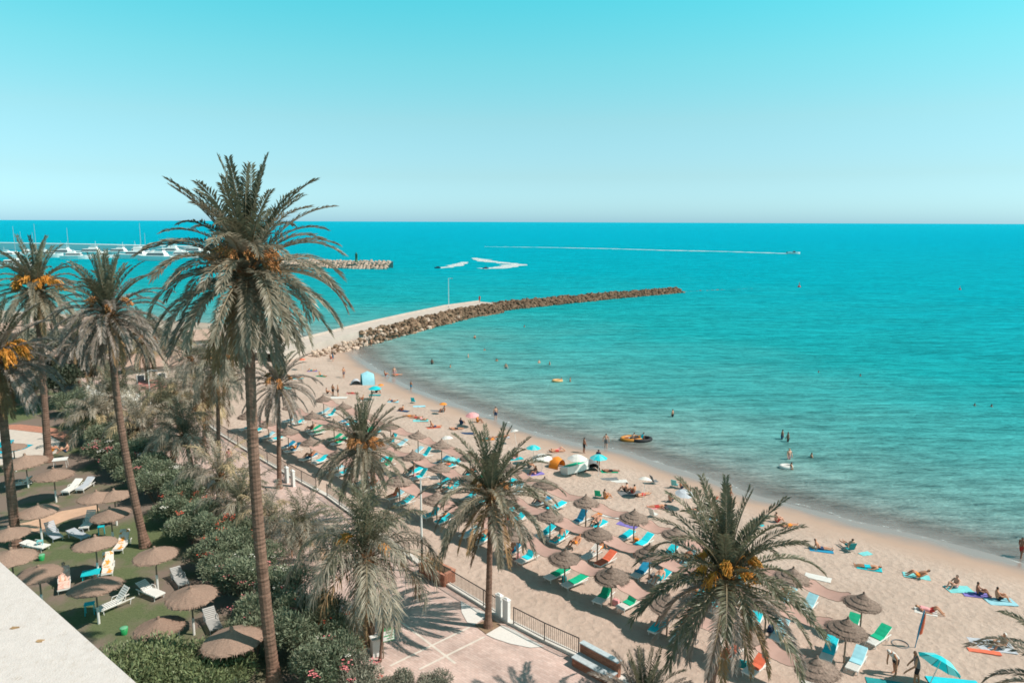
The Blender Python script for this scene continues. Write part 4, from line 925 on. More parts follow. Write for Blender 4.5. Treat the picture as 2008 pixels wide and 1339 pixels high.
for ri, (rn, d0, ss, bendk) in enumerate(rows):
    tops = []
    for k, s in enumerate(ss):
        d = d0+bendk*max(0, (s-40)/40)+rng.uniform(-.35, .35)
        x, y = SD(s+rng.uniform(-.35, .35), d); z = zsand(x, y); h = 2.0+rng.uniform(-.08, .08)
        h -= (z-1.2)                                        # set deeper where the sand is higher
        parasol((x, y, z), f'thatched beach parasol, {ORD[k]} from the right in the {rn}', 'thatched beach parasols', 40*ri+k, R=rng.uniform(.95, 1.08), h=max(1.75, h), tilt=(rng.uniform(-.05, .05), rng.uniform(-.05, .05)))
        tops.append(Vector((x, y, z+max(1.75, h)-.02)))
        for j, (side, sg) in enumerate((('left', 1), ('right', -1))):
            c = padcol.get((ri, k), None)
            c = (rng.choice('tttttpb'), rng.choice('tttttpg'))[j] if c is None else c[j]
            lx, ly = SD(s+sg*1.02+rng.uniform(-.15, .15), d+.5+rng.uniform(-.45, .45)); lz = zsand(lx, ly)
            mt, cn = pm[c] if c else (None, 'bare white'); full = rng.random() < .18
            lounger((lx, ly, lz), math.radians(45+rng.uniform(-11, 11)), f'{cn} lounger {side} of the {ORD[k]} parasol from the right, {rn}', 'loungers on the sand', mt, rng.choice((24, 24, 8, 50)) if k > 2 else 24, full)
    for k in range(len(tops)-1):
        if (ri, k) in ((2, 0),) and False: continue
        p, q = tops[k], tops[k+1]; u = (q-p).normalized()
        cloth(p+u*.85+Vector((0, 0, .05)), q-u*.85+Vector((0, 0, .05)), f'pinkish shade cloth between {ORD[k]} and {ORD[k+1]} parasols from the right, {rn}', 'shade cloths between the beach parasols', 1.6, 60*ri+k)

GPAR = [  # garden parasols: rim centre, radius factor, label
 (375, 1168, 1.0, 'big thatched garden parasol nearest the hedge of pink oleander'), (304, 1088, .97, 'thatched garden parasol in front of the leaning palm foot'), (187, 1065, .97, 'thatched garden parasol beside the orange towel lounger'), (187, 1148, 1.05, 'thatched garden parasol between two turquoise tables'),
 (22, 1092, 1.05, 'thatched garden parasol touching the white roof edge'), (76, 1124, .9, 'thatched garden parasol half hidden by the white roof'), (105, 931, 1.12, 'thatched garden parasol alone on the open lawn, with a white foot'), (189, 975, 1.0, 'thatched garden parasol with palm shadow across it'), (224, 972, .95, 'shaded thatched garden parasol overlapped by its left neighbour'),
 (217, 1008, .97, 'thatched garden parasol beside the orange path end'), (76, 1001, .97, 'striped shadowed garden parasol by the orange path'), (50, 905, 1.25, 'wide thatched garden parasol in front of the pool deck'), (26, 876, .8, 'small thatched garden parasol beside the pool'), (456, 1253, 1.1, 'dark brown garden parasol in hedge shade near the tallest trunk'), (312, 1228, .95, 'low thatched garden parasol behind the bright green shrub'), (18, 1046, .9, 'thatched garden parasol at the left edge, in palm shade')]
for i, (px, py, R, lab) in enumerate(GPAR):
    h = 2.15 if i != 14 else 1.3; g = G(px, py, ZG+h); parasol((g.x, g.y, ZG), lab, 'thatched garden parasols', 300+i, True, R, h)
GL = [  # garden loungers: px, py (middle), heading, pad, back angle, body, label
 (294, 1158, 150, None, 24, None, 'bare white lounger right below the parasol by the leaning palm'), (352, 1133, 130, None, 24, m_grey, 'grey lounger in shade behind the big hedge parasol'), (416, 1217, 125, None, 24, m_grey, 'grey lounger in shade between big parasol and pink oleander'), (228, 1180, 55, None, 50, None, 'white lounger under the parasol between turquoise tables'),
 (126, 1142, 120, 'stripe', 50, None, 'white lounger covered by a striped towel, with a sunbather'), (212, 1112, 115, 'orange', 50, None, 'white lounger draped with an orange and white towel'), (240, 1066, 100, 'orange', 50, None, 'white lounger with orange towel behind the leaning palm parasol'), (104, 1046, 140, None, 50, m_pfab, 'pale blue grey lounger with raised back by the orange path'),
 (153, 1047, 150, None, 8, m_pfab, 'flat pale grey lounger between two parasols by the path'), (174, 1024, 100, None, 50, None, 'white lounger in parasol shade beside the path end'), (68, 1068, 165, None, 8, None, 'flat white lounger near the left palm foot'), (142, 956, 88, 'white', 24, None, 'white lounger with blue towel on the lawn'), (168, 952, 92, 'pale', 24, None, 'white lounger with patterned pale towel on the lawn'), (38, 948, 30, 'orange', 24, None, 'lounger with orange towel beyond the left palm')]
m_stripe = M('towel_stripe', (.70, .30, .22), .9, .1, 5, col2=(.85, .70, .62)); m_ow = M('towel_orange_white', (.80, .72, .66), .9, .06, 2.2, col2=(.82, .30, .04)); m_ow.node_tree.nodes['Color Ramp'].color_ramp.elements[0].position = .50; m_ow.node_tree.nodes['Color Ramp'].color_ramp.elements[1].position = .53; tow = {'stripe': m_stripe, 'orange': m_ow, 'white': m_white, 'pale': m_pfab}
for px, py, a, pad, ang, body, lab in GL:
    lounger(G(px, py, ZG+.3)-Vector((0, 0, .3)), math.radians(a), lab, 'white loungers on the lawn', tow.get(pad), ang, bool(pad), body, True)
def table(px, py, z, label, mat, w=.7, h=.6):
    b = G(px, py, z+h)-Vector((0, 0, h)); r = empty('side_table', b, .4); tag(r, label, 'table')
    MB().box((0, 0, h), (w, w*.8, .04)).build('table_top', mat, r)
    for x in (-.4, .4):
        for y in (-.32, .32): MB().tube([(x*w, y*w, h-.02), (x*w*1.1, y*w*1.1, 0)], .018, 5).build('leg', mat, r)
table(178, 1122, ZG, 'turquoise table left of the orange and white towel', m_tfab, .95); table(175, 1183, ZG, 'small blue table left of the parasol foot', m_tfab, .5); table(198, 1032, ZG, 'small aqua table beside the path end', m_tfab, .4); table(78, 1060, ZG, 'tiny aqua table by the flat white lounger', m_aqua, .35)
def bin_(px, py, label):
    b = G(px, py, ZG); r = empty('waste_basket', b, 0, .75); tag(r, label, 'basket'); MB().lathe([(.18, 0), (.26, .5), (.24, .5), (.16, .05), (.01, .05)], 14).build('body', m_gsign, r, True); MB().lathe([(.01, .55), (.2, .52), (.27, .48)], 14).build('lid', M('lid_green', (.15, .42, .25), .6, .1, 3), r, True)
bin_(82, 1098, 'round green basket on the worn lawn by the white roof'); bin_(244, 1243, 'round green basket at the edge of the bright shrub')
b = G(342, 1252, ZG); r = empty('garden_chair', b, 2.2); tag(r, 'white plastic chair behind the bright green shrub', 'chair')
MB().box((0, 0, .42), (.5, .5, .04)).build('seat', m_white, r); MB().box((-.24, 0, .7), (.04, .5, .5), ry=-.15).build('backrest', m_white, r)
for x in (-.22, .22):
    for y in (-.22, .22): MB().tube([(x, y, 0), (x, y, .42)], .02, 5).build('leg', m_white, r)

# ------------------------------------------------------------------ white roof below the camera
def roof_material():
    m = M('roof_coating', (.60, .545, .52), .95, .07, 9.0, bump=.4, bscale=38, spec=.05)
    N, L = m.node_tree.nodes, m.node_tree.links; b = N['Principled BSDF']; src = b.inputs['Base Color'].links[0].from_socket
    tc = N.new('ShaderNodeTexCoord'); mp = N.new('ShaderNodeMapping'); mp.inputs['Scale'].default_value = (2.2, .9, 1); mp.inputs['Rotation'].default_value = (0, 0, .9); n = N.new('ShaderNodeTexNoise'); n.inputs['Scale'].default_value = 5.0; n.inputs['Detail'].default_value = 8; n.inputs['Roughness'].default_value = .78
    L.new(tc.outputs['Object'], mp.inputs[0]); L.new(mp.outputs[0], n.inputs['Vector'])
    r = N.new('ShaderNodeMapRange'); r.inputs['From Min'].default_value = .53; r.inputs['From Max'].default_value = .72; r.inputs['To Max'].default_value = .6; L.new(n.outputs['Fac'], r.inputs[0])
    mx = N.new('ShaderNodeMixRGB'); mx.inputs[2].default_value = (.42, .34, .27, 1); L.new(r.outputs[0], mx.inputs[0]); L.new(src, mx.inputs[1]); L.new(mx.outputs[0], b.inputs['Base Color'])
    return m
ZR = 17.5
ra, rb = G(0, 1101, ZR), G(268, 1339, ZR); dr = (rb-ra).normalized(); a0 = ra-dr*9; b0 = rb+dr*7; nn = Vector((dr.y, -dr.x, 0))
if nn.x > 0: nn = -nn
bl = empty('hotel_wing', (a0.x, a0.y, 0)); tag(bl, 'white flat hotel roof corner in the lower left of the picture', 'building')
q = [a0, b0, b0+nn*10, a0+nn*10]
o = MB().prism([(v.x-a0.x, v.y-a0.y) for v in q], ZR-.35, ZR).build('roof', roof_material(), bl)
q2 = [a0+nn*.5+dr*.5, b0+nn*.5-dr*.5, b0+nn*9.5-dr*.5, a0+nn*9.5+dr*.5]
MB().prism([(v.x-a0.x, v.y-a0.y) for v in q2], ZG-.3, ZR-.35).build('wall', m_wpaint, bl)
rng = random.Random(3)
for i in range(5):                                          # rusty stains of debris lying on the roof
    c = a0+dr*rng.uniform(9.5, 13)+nn*rng.uniform(.3, 2.2); pts = []
    for k in range(8): t = k*.785; pts.append((c.x-a0.x+math.cos(t)*rng.uniform(.03, .09), c.y-a0.y+math.sin(t)*rng.uniform(.02, .05)))
    MB().prism(pts, ZR-.01, ZR+.012).build('dry_leaf', m_frond_d, o)

# ------------------------------------------------------------------ railing, gate posts, planter, bench, sign
def railing(pts, label):
    d = densify(pts, 2.0); b0 = Vector((*d[0], ZP+.14)); r = empty('railing', b0); tag(r, label, 'railing', 'dark railing along the beach')
    loc = [Vector((x, y, ZP+.14))-b0 for x, y in d]
    tr = MB()
    for z, w in ((.98, .028), (.12, .018)): tr.tube([p+Vector((0, 0, z)) for p in loc], w, 6)
    tr.build('rail', m_metal, r)
    for p in loc: MB().tube([p, p+Vector((0, 0, 1.0))], .03, 6).build('post', m_metal, r)
    for p, q in zip(loc[:-1], loc[1:]):
        mb = MB(); n = max(1, int((q-p).length/.125))
        for i in range(1, n):
            c = p.lerp(q, i/n); mb.tube([c+Vector((0, 0, .12)), c+Vector((0, 0, .98))], .009, 4, cap=False)
        if mb.v: mb.build('bars', m_metal, r)
def off(pts, k): 
    o = []
    for i, p in enumerate(pts):
        a = Vector(pts[max(0, i-1)]); b = Vector(pts[min(len(pts)-1, i+1)]); t = (b-a).normalized(); o.append((p[0]+t.y*k, p[1]-t.x*k))
    return o
FI = off(FENCE, .17)
railing([(3.4, 32.75), (1.75, 34.1), (0.15, 35.6)], 'dark metal railing between the gate posts and the brick bench')
railing([(-.75, 36.5), (-1.55, 37.45), (-4.0, 40.15), (-4.6, 40.9)], 'dark metal railing between the brick planter and the gate posts')
railing([(-6.6, 43.4), (-8.95, 46.5), (-14.6, 53.75)], 'dark metal railing behind the feathery palm')
railing([(-15.8, 55.0), (-19.2, 58.6), (-23.4, 63.2), (-29.9, 70.5), (-37.9, 81)], 'far dark metal railing left of the thin palm')
for i, (px, py, lab) in enumerate(((979, 1210, 'left of two white gate posts by the slender palm'), (993, 1219, 'right of two white gate posts by the slender palm'), (563, 946, 'white gate post at the foot of the thin palm'), (575, 953, 'white gate post one step right of the thin palm'))):
    g = G(px, py, ZP); r = empty('gate_post', g, .75); tag(r, lab, 'gate post', 'white gate posts')
    MB().box((0, 0, .65), (.20, .42, 1.3)).build('shaft', m_wpaint, r); MB().box((0, 0, 1.33), (.26, .48, .06)).box((0, 0, 1.4), (.2, .4, .08), top=.4).build('cap', m_wpaint, r)
def brick_wall(r, x0, x1, y0, y1, z0, z1):
    """courses of single bricks round a box, over a mortar core"""
    MB().box(((x0+x1)/2, (y0+y1)/2, (z0+z1)/2), (x1-x0-.03, y1-y0-.03, z1-z0)).build('mortar_core', m_mortar, r)
    bh, bl_ = .125, .42; nz = max(1, round((z1-z0)/bh)); bh = (z1-z0)/nz
    bms = {}
    def brick(x, y, z, L, rz):
        k = round(L, 2)
        if k not in bms: bms[k] = MB().box((0, 0, 0), (k-.014, .05, bh-.014)).mesh('brick', m_brick)
        link('brick', bms[k], r, (x, y, z), (0, 0, rz))
    for iz in range(nz):
        z = z0+(iz+.5)*bh
        for (ax, ay, bx_, by, rz) in ((x0, y0, x1, y0, 0), (x1, y0, x1, y1, math.pi/2), (x0, y1, x1, y1, 0), (x0, y0, x0, y1, math.pi/2)):
            L = math.hypot(bx_-ax, by-ay); n = max(1, round(L/bl_)); s = L/n; o = (iz % 2)*.5
            for k in range(n+(1 if o else 0)):
                t0 = max(0, (k-o)*s); t1 = min(L, (k+1-o)*s); f = (t0+t1)/2/L
                brick(ax+(bx_-ax)*f, ay+(by-ay)*f, z, t1-t0, rz)
pa, pb = G(822, 1128, ZP), G(862, 1147, ZP); v = pb-pa; pr = empty('brick_planter', pa, math.atan2(v.y, v.x)); tag(pr, 'red brick planter box with dry plants at the end of the railing', 'planter')
Lp = 2.2; brick_wall(pr, 0, Lp, 0, .95, 0, .75)
MB().box((Lp/2, .475, .775), (Lp+.08, 1.03, .05)).build('coping', m_terra, pr)
MB().box((Lp/2, .475, .81), (Lp-.3, .65, .03)).build('soil', M('soil', (.12, .08, .05), .95, .3, 8), pr)
pl = empty('planter_grass', pr.location+Vector((.6, -.3, .8))); tag(pl, 'dry straw coloured plant growing in the brick planter', 'plant')
mb = MB(); rng = random.Random(8)
for i in range(160):
    a = rng.uniform(0, 6.28); h = rng.uniform(.5, 1.3); w = rng.uniform(.1, .55); s = Vector((-math.sin(a), math.cos(a), 0))*.014; p = Vector((rng.uniform(-.5, .9), rng.uniform(-.9, .3), 0))
    m1 = p+Vector((math.cos(a)*w*.4, math.sin(a)*w*.4, h*.7)); t1 = p+Vector((math.cos(a)*w, math.sin(a)*w, h*.8))
    mb.add([p-s, p+s, m1+s, m1-s], [(0, 1, 2, 3)]); mb.add([m1-s, m1+s, t1], [(0, 1, 2)])
mb.build('blades', M('straw', (.34, .23, .12), .9, .3, 3), pl)
# bench: brick base and back with pale tiled tops
pa, pb = G(1122, 1304, ZP), G(1194, 1345, ZP); v = pb-pa; br = empty('brick_bench', pa, math.atan2(v.y, v.x)); tag(br, 'red brick bench with pale blue tiled seat beside the railing', 'bench')
bb = empty('base', (0, 0, 0)); bpn = bb; bpn.parent = br
brick_wall(bpn, 0, 2.3, 0, .55, 0, .42); MB().box((1.15, .26, .445), (2.36, .62, .05)).build('seat', m_tile, br)
bk = empty('back', (0, 0, 0)); bk.parent = br; brick_wall(bk, 0, 2.3, .60, .85, 0, .92); MB().box((1.15, .725, .945), (2.36, .32, .05)).build('top', m_tile, br)
# sign: green box with a white face carrying green bars, on a thin post
g = G(752, 1290, ZP); sg = empty('sign', g, math.radians(28)); tag(sg, 'green and white box sign on a thin post beside the twin stemmed palm', 'sign')
MB().tube([(0, 0, 0), (0, 0, 1.5)], .035, 8).build('post', m_wood, sg)
MB().box((.22, 0, 1.25), (.66, .26, .60)).build('box', m_gsign, sg)
fc = MB().box((.25, -.135, 1.25), (.56, .012, .52)).build('face', m_wpaint, sg)
MB().box((.25, -.145, 1.25), (.50, .01, .05)).build('green_bar', m_gsign, fc); MB().box((.33, -.145, 1.40), (.34, .01, .04)).build('green_bar', m_gsign, fc); MB().box((.33, -.145, 1.10), (.34, .01, .04)).build('green_bar', m_gsign, fc)
g = G(737, 1283, ZP); r = empty('pillar', g, .5); tag(r, 'low white pillar at the hedge end near the sign', 'pillar'); MB().box((0, 0, .45), (.42, .42, .9)).build('shaft', m_wpaint, r); MB().box((0, 0, .93), (.5, .5, .07)).build('cap', m_wpaint, r)
b = G(745, 1296, ZP); palm(b, P(757, 1160, b.y-.1), .01, 1, 'thin bare brown palm stem leaning beside the green sign', 61, r0=.10, r1=.06, boot=0, name='bare_palm_stem', lo=60)

# ------------------------------------------------------------------ people
def person_mesh(J, name):
    """J: joint name -> (position, radius); one skinned surface with head, hands and feet"""
    chain = [('pelvis', 'waist'), ('waist', 'chest'), ('chest', 'neck'), ('neck', 'chin'), ('chin', 'head'), ('head', 'nose')]
    for s in 'lr':
        chain += [('chest', 'sh'+s), ('sh'+s, 'el'+s), ('el'+s, 'wr'+s), ('wr'+s, 'ha'+s), ('pelvis', 'hi'+s), ('hi'+s, 'kn'+s), ('kn'+s, 'an'+s), ('an'+s, 'to'+s)]
    J = dict(J)
    for s, sg in (('l', 1), ('r', -1)):
        h, w = Vector(J['ha'+s][0]), Vector(J['wr'+s][0]); d = (h-w).normalized(); sd = d.cross(Vector((0, 0, 1)))
        sd = Vector((0, 1, 0)) if sd.length < .1 else sd.normalized()
        for k, (o, ln) in enumerate(((-.034, .062), (-.012, .075), (.012, .072), (.034, .055))):
            J[f'f{k}{s}'] = (h+d*ln+sd*o, .008); chain.append(('ha'+s, f'f{k}{s}'))
        J['th'+s] = (w.lerp(h, .6)+sd*.06+d*.02, .009); chain.append(('ha'+s, 'th'+s))
    names = list(J); idx = {n: i for i, n in enumerate(names)}
    me = bpy.data.meshes.new(name); me.from_pydata([tuple(J[n][0]) for n in names], [(idx[a], idx[b]) for a, b in chain], [])
    o = bpy.data.objects.new(name, me); COL.objects.link(o)
    sk = o.modifiers.new('skin', 'SKIN'); sk.use_smooth_shade = True
    for i, n in enumerate(names):
        r = J[n][1]; r = [1.12*q for q in r] if hasattr(r, '__len__') else 1.12*r; me.skin_vertices[0].data[i].radius = (r if not hasattr(r, '__len__') else r[0], r if not hasattr(r, '__len__') else r[1]); me.skin_vertices[0].data[i].use_root = (n == 'pelvis')
    sb = o.modifiers.new('sub', 'SUBSURF'); sb.levels = 1; sb.render_levels = 1
    dg = bpy.context.evaluated_depsgraph_get(); dg.update()
    out = bpy.data.meshes.new_from_object(o.evaluated_get(dg)); out.name = name
    bpy.data.objects.remove(o)
    out.materials.clear(); out.materials.append(m_skin[0])
    # clothing and hair: shells lifted off the body
    V = [v.co.copy() for v in out.vertices]; Nn = [v.normal.copy() for v in out.vertices]
    def seg(p, a, b): a, b = Vector(a), Vector(b); ab = b-a; t = max(0, min(1, (p-a).dot(ab)/ab.length_squared)); return (p-a-ab*t).length
    def shell(nm, test, lift, mat):
        mp = {}; vs = []; fs = []
        for f in out.polygons:
            if test(f.center):
                q = []
                for i in f.vertices:
                    if i not in mp: mp[i] = len(vs); vs.append(tuple(V[i]+Nn[i]*lift))
                    q.append(mp[i])
                fs.append(q)
        m2 = bpy.data.meshes.new(nm); m2.from_pydata(vs, [], fs); m2.materials.append(mat); m2.polygons.foreach_set('use_smooth', [True]*len(fs)); return m2
    pj = lambda n: Vector(J[n][0])
    th = [(pj('hi'+s), pj('hi'+s).lerp(pj('kn'+s), .42)) for s in 'lr']
    def is_short(c): return (c-pj('pelvis')).length < .17 or min(seg(c, *t) for t in th) < .11
    def is_top(c): return seg(c, pj('waist').lerp(pj('pelvis'), .3), pj('chest')) < .20 and (c-pj('neck')).length > .10 and min((c-pj('el'+s)).length for s in 'lr') > .12
    hd = pj('head'); fw = (pj('nose')-hd).normalized(); up = (hd-pj('chin')).normalized()
    def is_hair(c): d = c-hd; return d.length < .17 and d.dot(fw) < .045 and d.dot(up) > -.075
    return out, shell('shorts', is_short, .012, m_navy), shell('shirt', is_top, .014, m_wfab), shell('hair', is_hair, .016, m_hair[0])
def upright(lean=0, armA=(.10, .02), armB=(.10, .02), step=0.0, fx=0.0):
    """figure facing +X, feet on z=0"""
    J = {}
    def tl(x, y, z):                                        # lean the upper body forward from the hips
        a = math.radians(lean); dz = z-.92; return (x*math.cos(a)+dz*math.sin(a), y, .92+dz*math.cos(a)-x*math.sin(a))
    J['pelvis'] = ((0, 0, .93), (.115, .155)); J['waist'] = (tl(.01, 0, 1.12), (.095, .13)); J['chest'] = (tl(0, 0, 1.34), (.11, .155)); J['neck'] = (tl(0, 0, 1.475), .055); J['chin'] = (tl(.03, 0, 1.545), .068); J['head'] = (tl(.02, 0, 1.645), .098); J['nose'] = (tl(.125, 0, 1.60), .02)
    for s, sg, (ax, ab) in (('l', 1, armA), ('r', -1, armB)):
        J['sh'+s] = (tl(0, sg*.175, 1.405), .058); J['el'+s] = (tl(ax*.4, sg*(.235+ab), 1.13), .044); J['wr'+s] = (tl(ax*1.6, sg*(.245+ab), .90), .033); J['ha'+s] = (tl(ax*1.9, sg*(.245+ab), .815), .034)
        st = step*sg
        J['hi'+s] = ((0, sg*.095, .88), .093); J['kn'+s] = ((st*.55+.02, sg*.10, .50), .060); J['an'+s] = ((st-.03, sg*.105, .09), .042); J['to'+s] = ((st+.13, sg*.115, .035), .032)
    return J
def seated(back=20, legs='bent', z0=0.0):
    J = {}; a = math.radians(-back)
    def tl(x, y, z): dz = z; return (x*math.cos(a)+dz*math.sin(a), y, z0+.12+dz*math.cos(a)-x*math.sin(a))
    J['pelvis'] = ((0, 0, z0+.12), (.12, .16)); J['waist'] = (tl(.01, 0, .20), (.10, .135)); J['chest'] = (tl(.02, 0, .42), (.11, .155)); J['neck'] = (tl(.03, 0, .555), .055); J['chin'] = (tl(.06, 0, .625), .068); J['head'] = (tl(.06, 0, .725), .098); J['nose'] = (tl(.165, 0, .68), .02)
    for s, sg in (('l', 1), ('r', -1)):
        J['sh'+s] = (tl(.01, sg*.175, .485), .058)
        if legs == 'bent':
            J['el'+s] = (tl(.16, sg*.24, .26), .044); J['wr'+s] = ((.34, sg*.20, z0+.36), .033); J['ha'+s] = ((.42, sg*.17, z0+.36), .034)
            J['hi'+s] = ((.06, sg*.10, z0+.12), .093); J['kn'+s] = ((.42, sg*.14, z0+.46), .060); J['an'+s] = ((.62, sg*.12, z0+.09), .042); J['to'+s] = ((.78, sg*.13, z0+.04), .032)
        else:
            J['el'+s] = (tl(-.08, sg*.26, .24), .044); J['wr'+s] = ((-.26, sg*.27, z0+.08), .033); J['ha'+s] = ((-.33, sg*.28, z0+.05), .034)
            J['hi'+s] = ((.06, sg*.10, z0+.11), .093); J['kn'+s] = ((.48, sg*.12, z0+.14), .060); J['an'+s] = ((.90, sg*.12, z0+.07), .042); J['to'+s] = ((.96, sg*.14, z0+.20), .032)
    return J
def lying(rec=0, knees=0.0):
    J = seated(90-max(rec, 2), 'flat'); 
    for s, sg in (('l', 1), ('r', -1)):
        c = Vector(J['sh'+s][0]); J['el'+s] = ((c.x+.27, sg*.30, max(.07, c.z*.6)), .044); J['wr'+s] = ((c.x+.48, sg*.30, .08), .033); J['ha'+s] = ((c.x+.57, sg*.30, .07), .034)
        if knees: J['kn'+s] = ((.38, sg*.12, .12+knees), .060); J['an'+s] = ((.70, sg*.12, .08), .042); J['to'+s] = ((.84, sg*.13, .04), .032)
    return J
POSES = {k: person_mesh(J, 'body') for k, J in dict(stand=upright(), stand2=upright(3, (.16, .08), (.05, .05), .06), walk=upright(4, (.14, .03), (-.10, .03), .20), bend=upright(48, (.25, .02), (.25, .02), .08), reach=upright(12, (.32, .10), (.2, .05), .12), sit=seated(8, 'bent'), sitb=seated(32, 'flat'), lie=lying(4), liek=lying(6, .3), recline=lying(34, .26)).items()}
CL = dict(navy=m_navy, black=m_black, teal=m_teal, red=m_red, white=m_wfab, blue=m_blue, turq=m_turq, grey=m_gfab, green=m_green, orange=m_orange, pink=m_pink, coral=m_coral)
def person(loc, pose, rz, label, skin=0, hair=0, shorts='navy', top=None, s=1.0, hat=False, group=None):
    r = empty('person', loc, math.radians(rz), s); tag(r, label, 'person', group); b, sh, tp, hr = POSES[pose]
    omat(link('body', b, r), m_skin[skin]); omat(link('shorts', sh, r), CL[shorts]); omat(link('hair', hr, r), m_wfab if hat else m_hair[hair])
    if top: omat(link('shirt', tp, r), CL[top])
    return r
SEA = 'bathers in the sea'
def wader(px, py, depth, label, skin=0, hair=0, shorts='navy', pose='stand', rz=0, top=None, s=1.0):
    g = G(px, py, 0); person((g.x, g.y, -depth*s), pose, rz, label, skin, hair, shorts, top, s, group=SEA)
for a in [(847, 714, .75, 'bather standing waist deep, tallest in the left part of the bay', 2, 0, 'black', 'stand', 60), (883, 720, 1.2, 'head and shoulders of a bather right of the tall one', 1, 0, 'navy', 'stand', 0), (992, 722, .85, 'bather standing waist deep in the middle of the bay, facing shore', 1, 0, 'navy', 'stand2', -90), (931, 664, .9, 'bather near the rocks of the jetty', 1, 0, 'black', 'stand', 120), (1028, 641, 1.25, 'head of a swimmer off the jetty rocks', 1, 1, 'navy', 'stand', 40), (1057, 712, 1.1, 'left of two bathers side by side in mid bay', 0, 1, 'red', 'stand', -60), (1078, 715, 1.1, 'right of two bathers side by side in mid bay', 0, 2, 'navy', 'stand', 200),
  (918, 701, 1.0, 'pale bather left of centre in the bay', 0, 2, 'teal', 'stand', 0), (974, 708, 1.2, 'bather with only shoulders out, left of the shore facing one', 1, 0, 'black', 'stand', 90), (950, 687, 1.3, 'small head of a swimmer behind the shoulder deep one', 0, 1, 'navy', 'stand', 90), (1319, 817, .7, 'lone bather standing in the open middle of the bay', 1, 0, 'black', 'stand', 150), (1533, 861, .55, 'left of two bathers standing close together, right of the bay', 2, 0, 'navy', 'stand2', 0), (1545, 866, .55, 'right of two bathers standing close together, right of the bay', 2, 0, 'black', 'stand', 180),
  (1547, 900, .55, 'pale bather standing below the close pair', 0, 2, 'pink', 'stand', -80), (1551, 919, 1.0, 'bather crouching low in the shallows beside a white float', 1, 0, 'red', 'stand', 0), (1591, 896, 1.2, 'head and shoulders of a bather at right in the shallows', 1, 1, 'navy', 'stand', 0), (2002, 1092, .15, 'dark bather wading at the right edge of the picture', 2, 0, 'red', 'walk', 200), (1911, 795, 1.35, 'left of two small swimmer heads far right', 2, 0, 'navy', 'stand', 0), (1944, 797, 1.35, 'right of two small swimmer heads far right', 2, 0, 'navy', 'stand', 0), (1605, 730, 1.35, 'left of two distant swimmer heads in open water', 2, 0, 'navy', 'stand', 0), (1687, 737, 1.35, 'right of two distant swimmer heads in open water', 2, 0, 'navy', 'stand', 0),
  (773, 737, .25, 'tall pale person wading at the water edge in the left corner of the bay', 0, 1, 'pink', 'walk', -60), (806, 764, .1, 'child in blue shorts paddling at the water edge', 1, 1, 'blue', 'stand', 60, None, .8), (1188, 878, .1, 'man in dark shorts standing in the swash, back to the camera', 0, 1, 'grey', 'stand2', 80), (972, 822, .1, 'shirtless man at the water edge above the slender palm', 0, 1, 'navy', 'stand', 100), (728, 678, .3, 'person standing in the water against the jetty rocks', 1, 0, 'black', 'stand', 0)]: wader(*a)
LAND = 'people on the sand'
def beach_person(px, py, pose, rz, label, skin=1, hair=0, shorts='navy', top=None, s=1.0, hat=False, z=0.0):
    g = GS(px, py); person((g.x, g.y, g.z+z), pose, rz, label, skin, hair, shorts, top, s, hat, LAND)
def towel(px, py, rz, mat, label, w=.72, l=1.6, z=None):
    g = GS(px, py) if z is None else G(px, py, z); mb = MB(); rng = random.Random(px); n = 7; vs = []; fs = []
    for lay in (0.028, 0.006):
        for i in range(n+1):
            for k in range(4): vs.append(((i/n-.5)*l+rng.uniform(-.015, .015), (k/3-.5)*w+rng.uniform(-.02, .02), lay+(rng.uniform(0, .018) if lay > .01 else 0)))
    for i in range(n):
        for k in range(3):
            a = i*4+k; fs.append((a, a+4, a+5, a+1)); fs.append(tuple(q+(n+1)*4 for q in (a, a+1, a+5, a+4)))
    for i in range(n): fs += [(i*4, (n+1)*4+i*4, (n+1)*4+i*4+4, i*4+4), (i*4+3, i*4+7, (n+1)*4+i*4+7, (n+1)*4+i*4+3)]
    o = mb.add(vs, fs).build('beach_towel', mat); o.location = (g.x, g.y, g.z+.012); o.rotation_euler = (0, 0, math.radians(rz)); tag(o, label, 'towel', 'beach towels')
B = beach_person
B(1145, 888, 'stand', 20, 'slim dark haired woman standing above the white umbrellas', 2, 0, 'black'); B(674, 741, 'stand', -30, 'person standing on the sand near the pale blue shelter', 1, 0, 'navy')
B(1228, 964, 'sit', 150, 'left of two people sitting on a towel by the pale umbrella', 0, 0, 'black'); B(1243, 968, 'sit', 140, 'right of two people sitting on a towel by the pale umbrella', 1, 0, 'red'); towel(1236, 968, 10, m_gfab, 'dark towel under the two seated people by the pale umbrella', 1.1, 2.0)
B(1258, 972, 'lie', 30, 'reddish sunbather lying beside the two seated people', 1, 0, 'red'); B(1314, 985, 'sit', 40, 'person sitting on a grey bag near the grey umbrella', 0, 1, 'grey'); B(1335, 958, 'sit', -20, 'person sitting by the grey umbrella towards the water', 1, 0, 'navy')
B(1522, 1024, 'sit', 20, 'person sitting behind the orange fruited palm, near the wet sand', 0, 1, 'red'); B(1545, 1032, 'lie', 10, 'sunbather stretched out behind the orange fruited palm', 1, 0, 'orange')
B(1606, 1077, 'sitb', -10, 'person sitting on a dark blue towel, left of the folding chair', 1, 0, 'navy'); towel(1610, 1079, -15, m_blue, 'dark blue towel left of the folding chair')
B(1665, 1077, 'sitb', 100, 'person sitting in a low blue folding chair near the wet sand', 0, 1, 'teal', None, 1, False, .18); towel(1697, 1086, 20, m_aqua, 'small aqua towel right of the folding chair', .5, .9)
B(1704, 1114, 'lie', 160, 'sunbather lying flat on a long turquoise towel', 1, 1, 'turq'); towel(1704, 1114, -20, m_tfab, 'long turquoise towel under the flat sunbather')
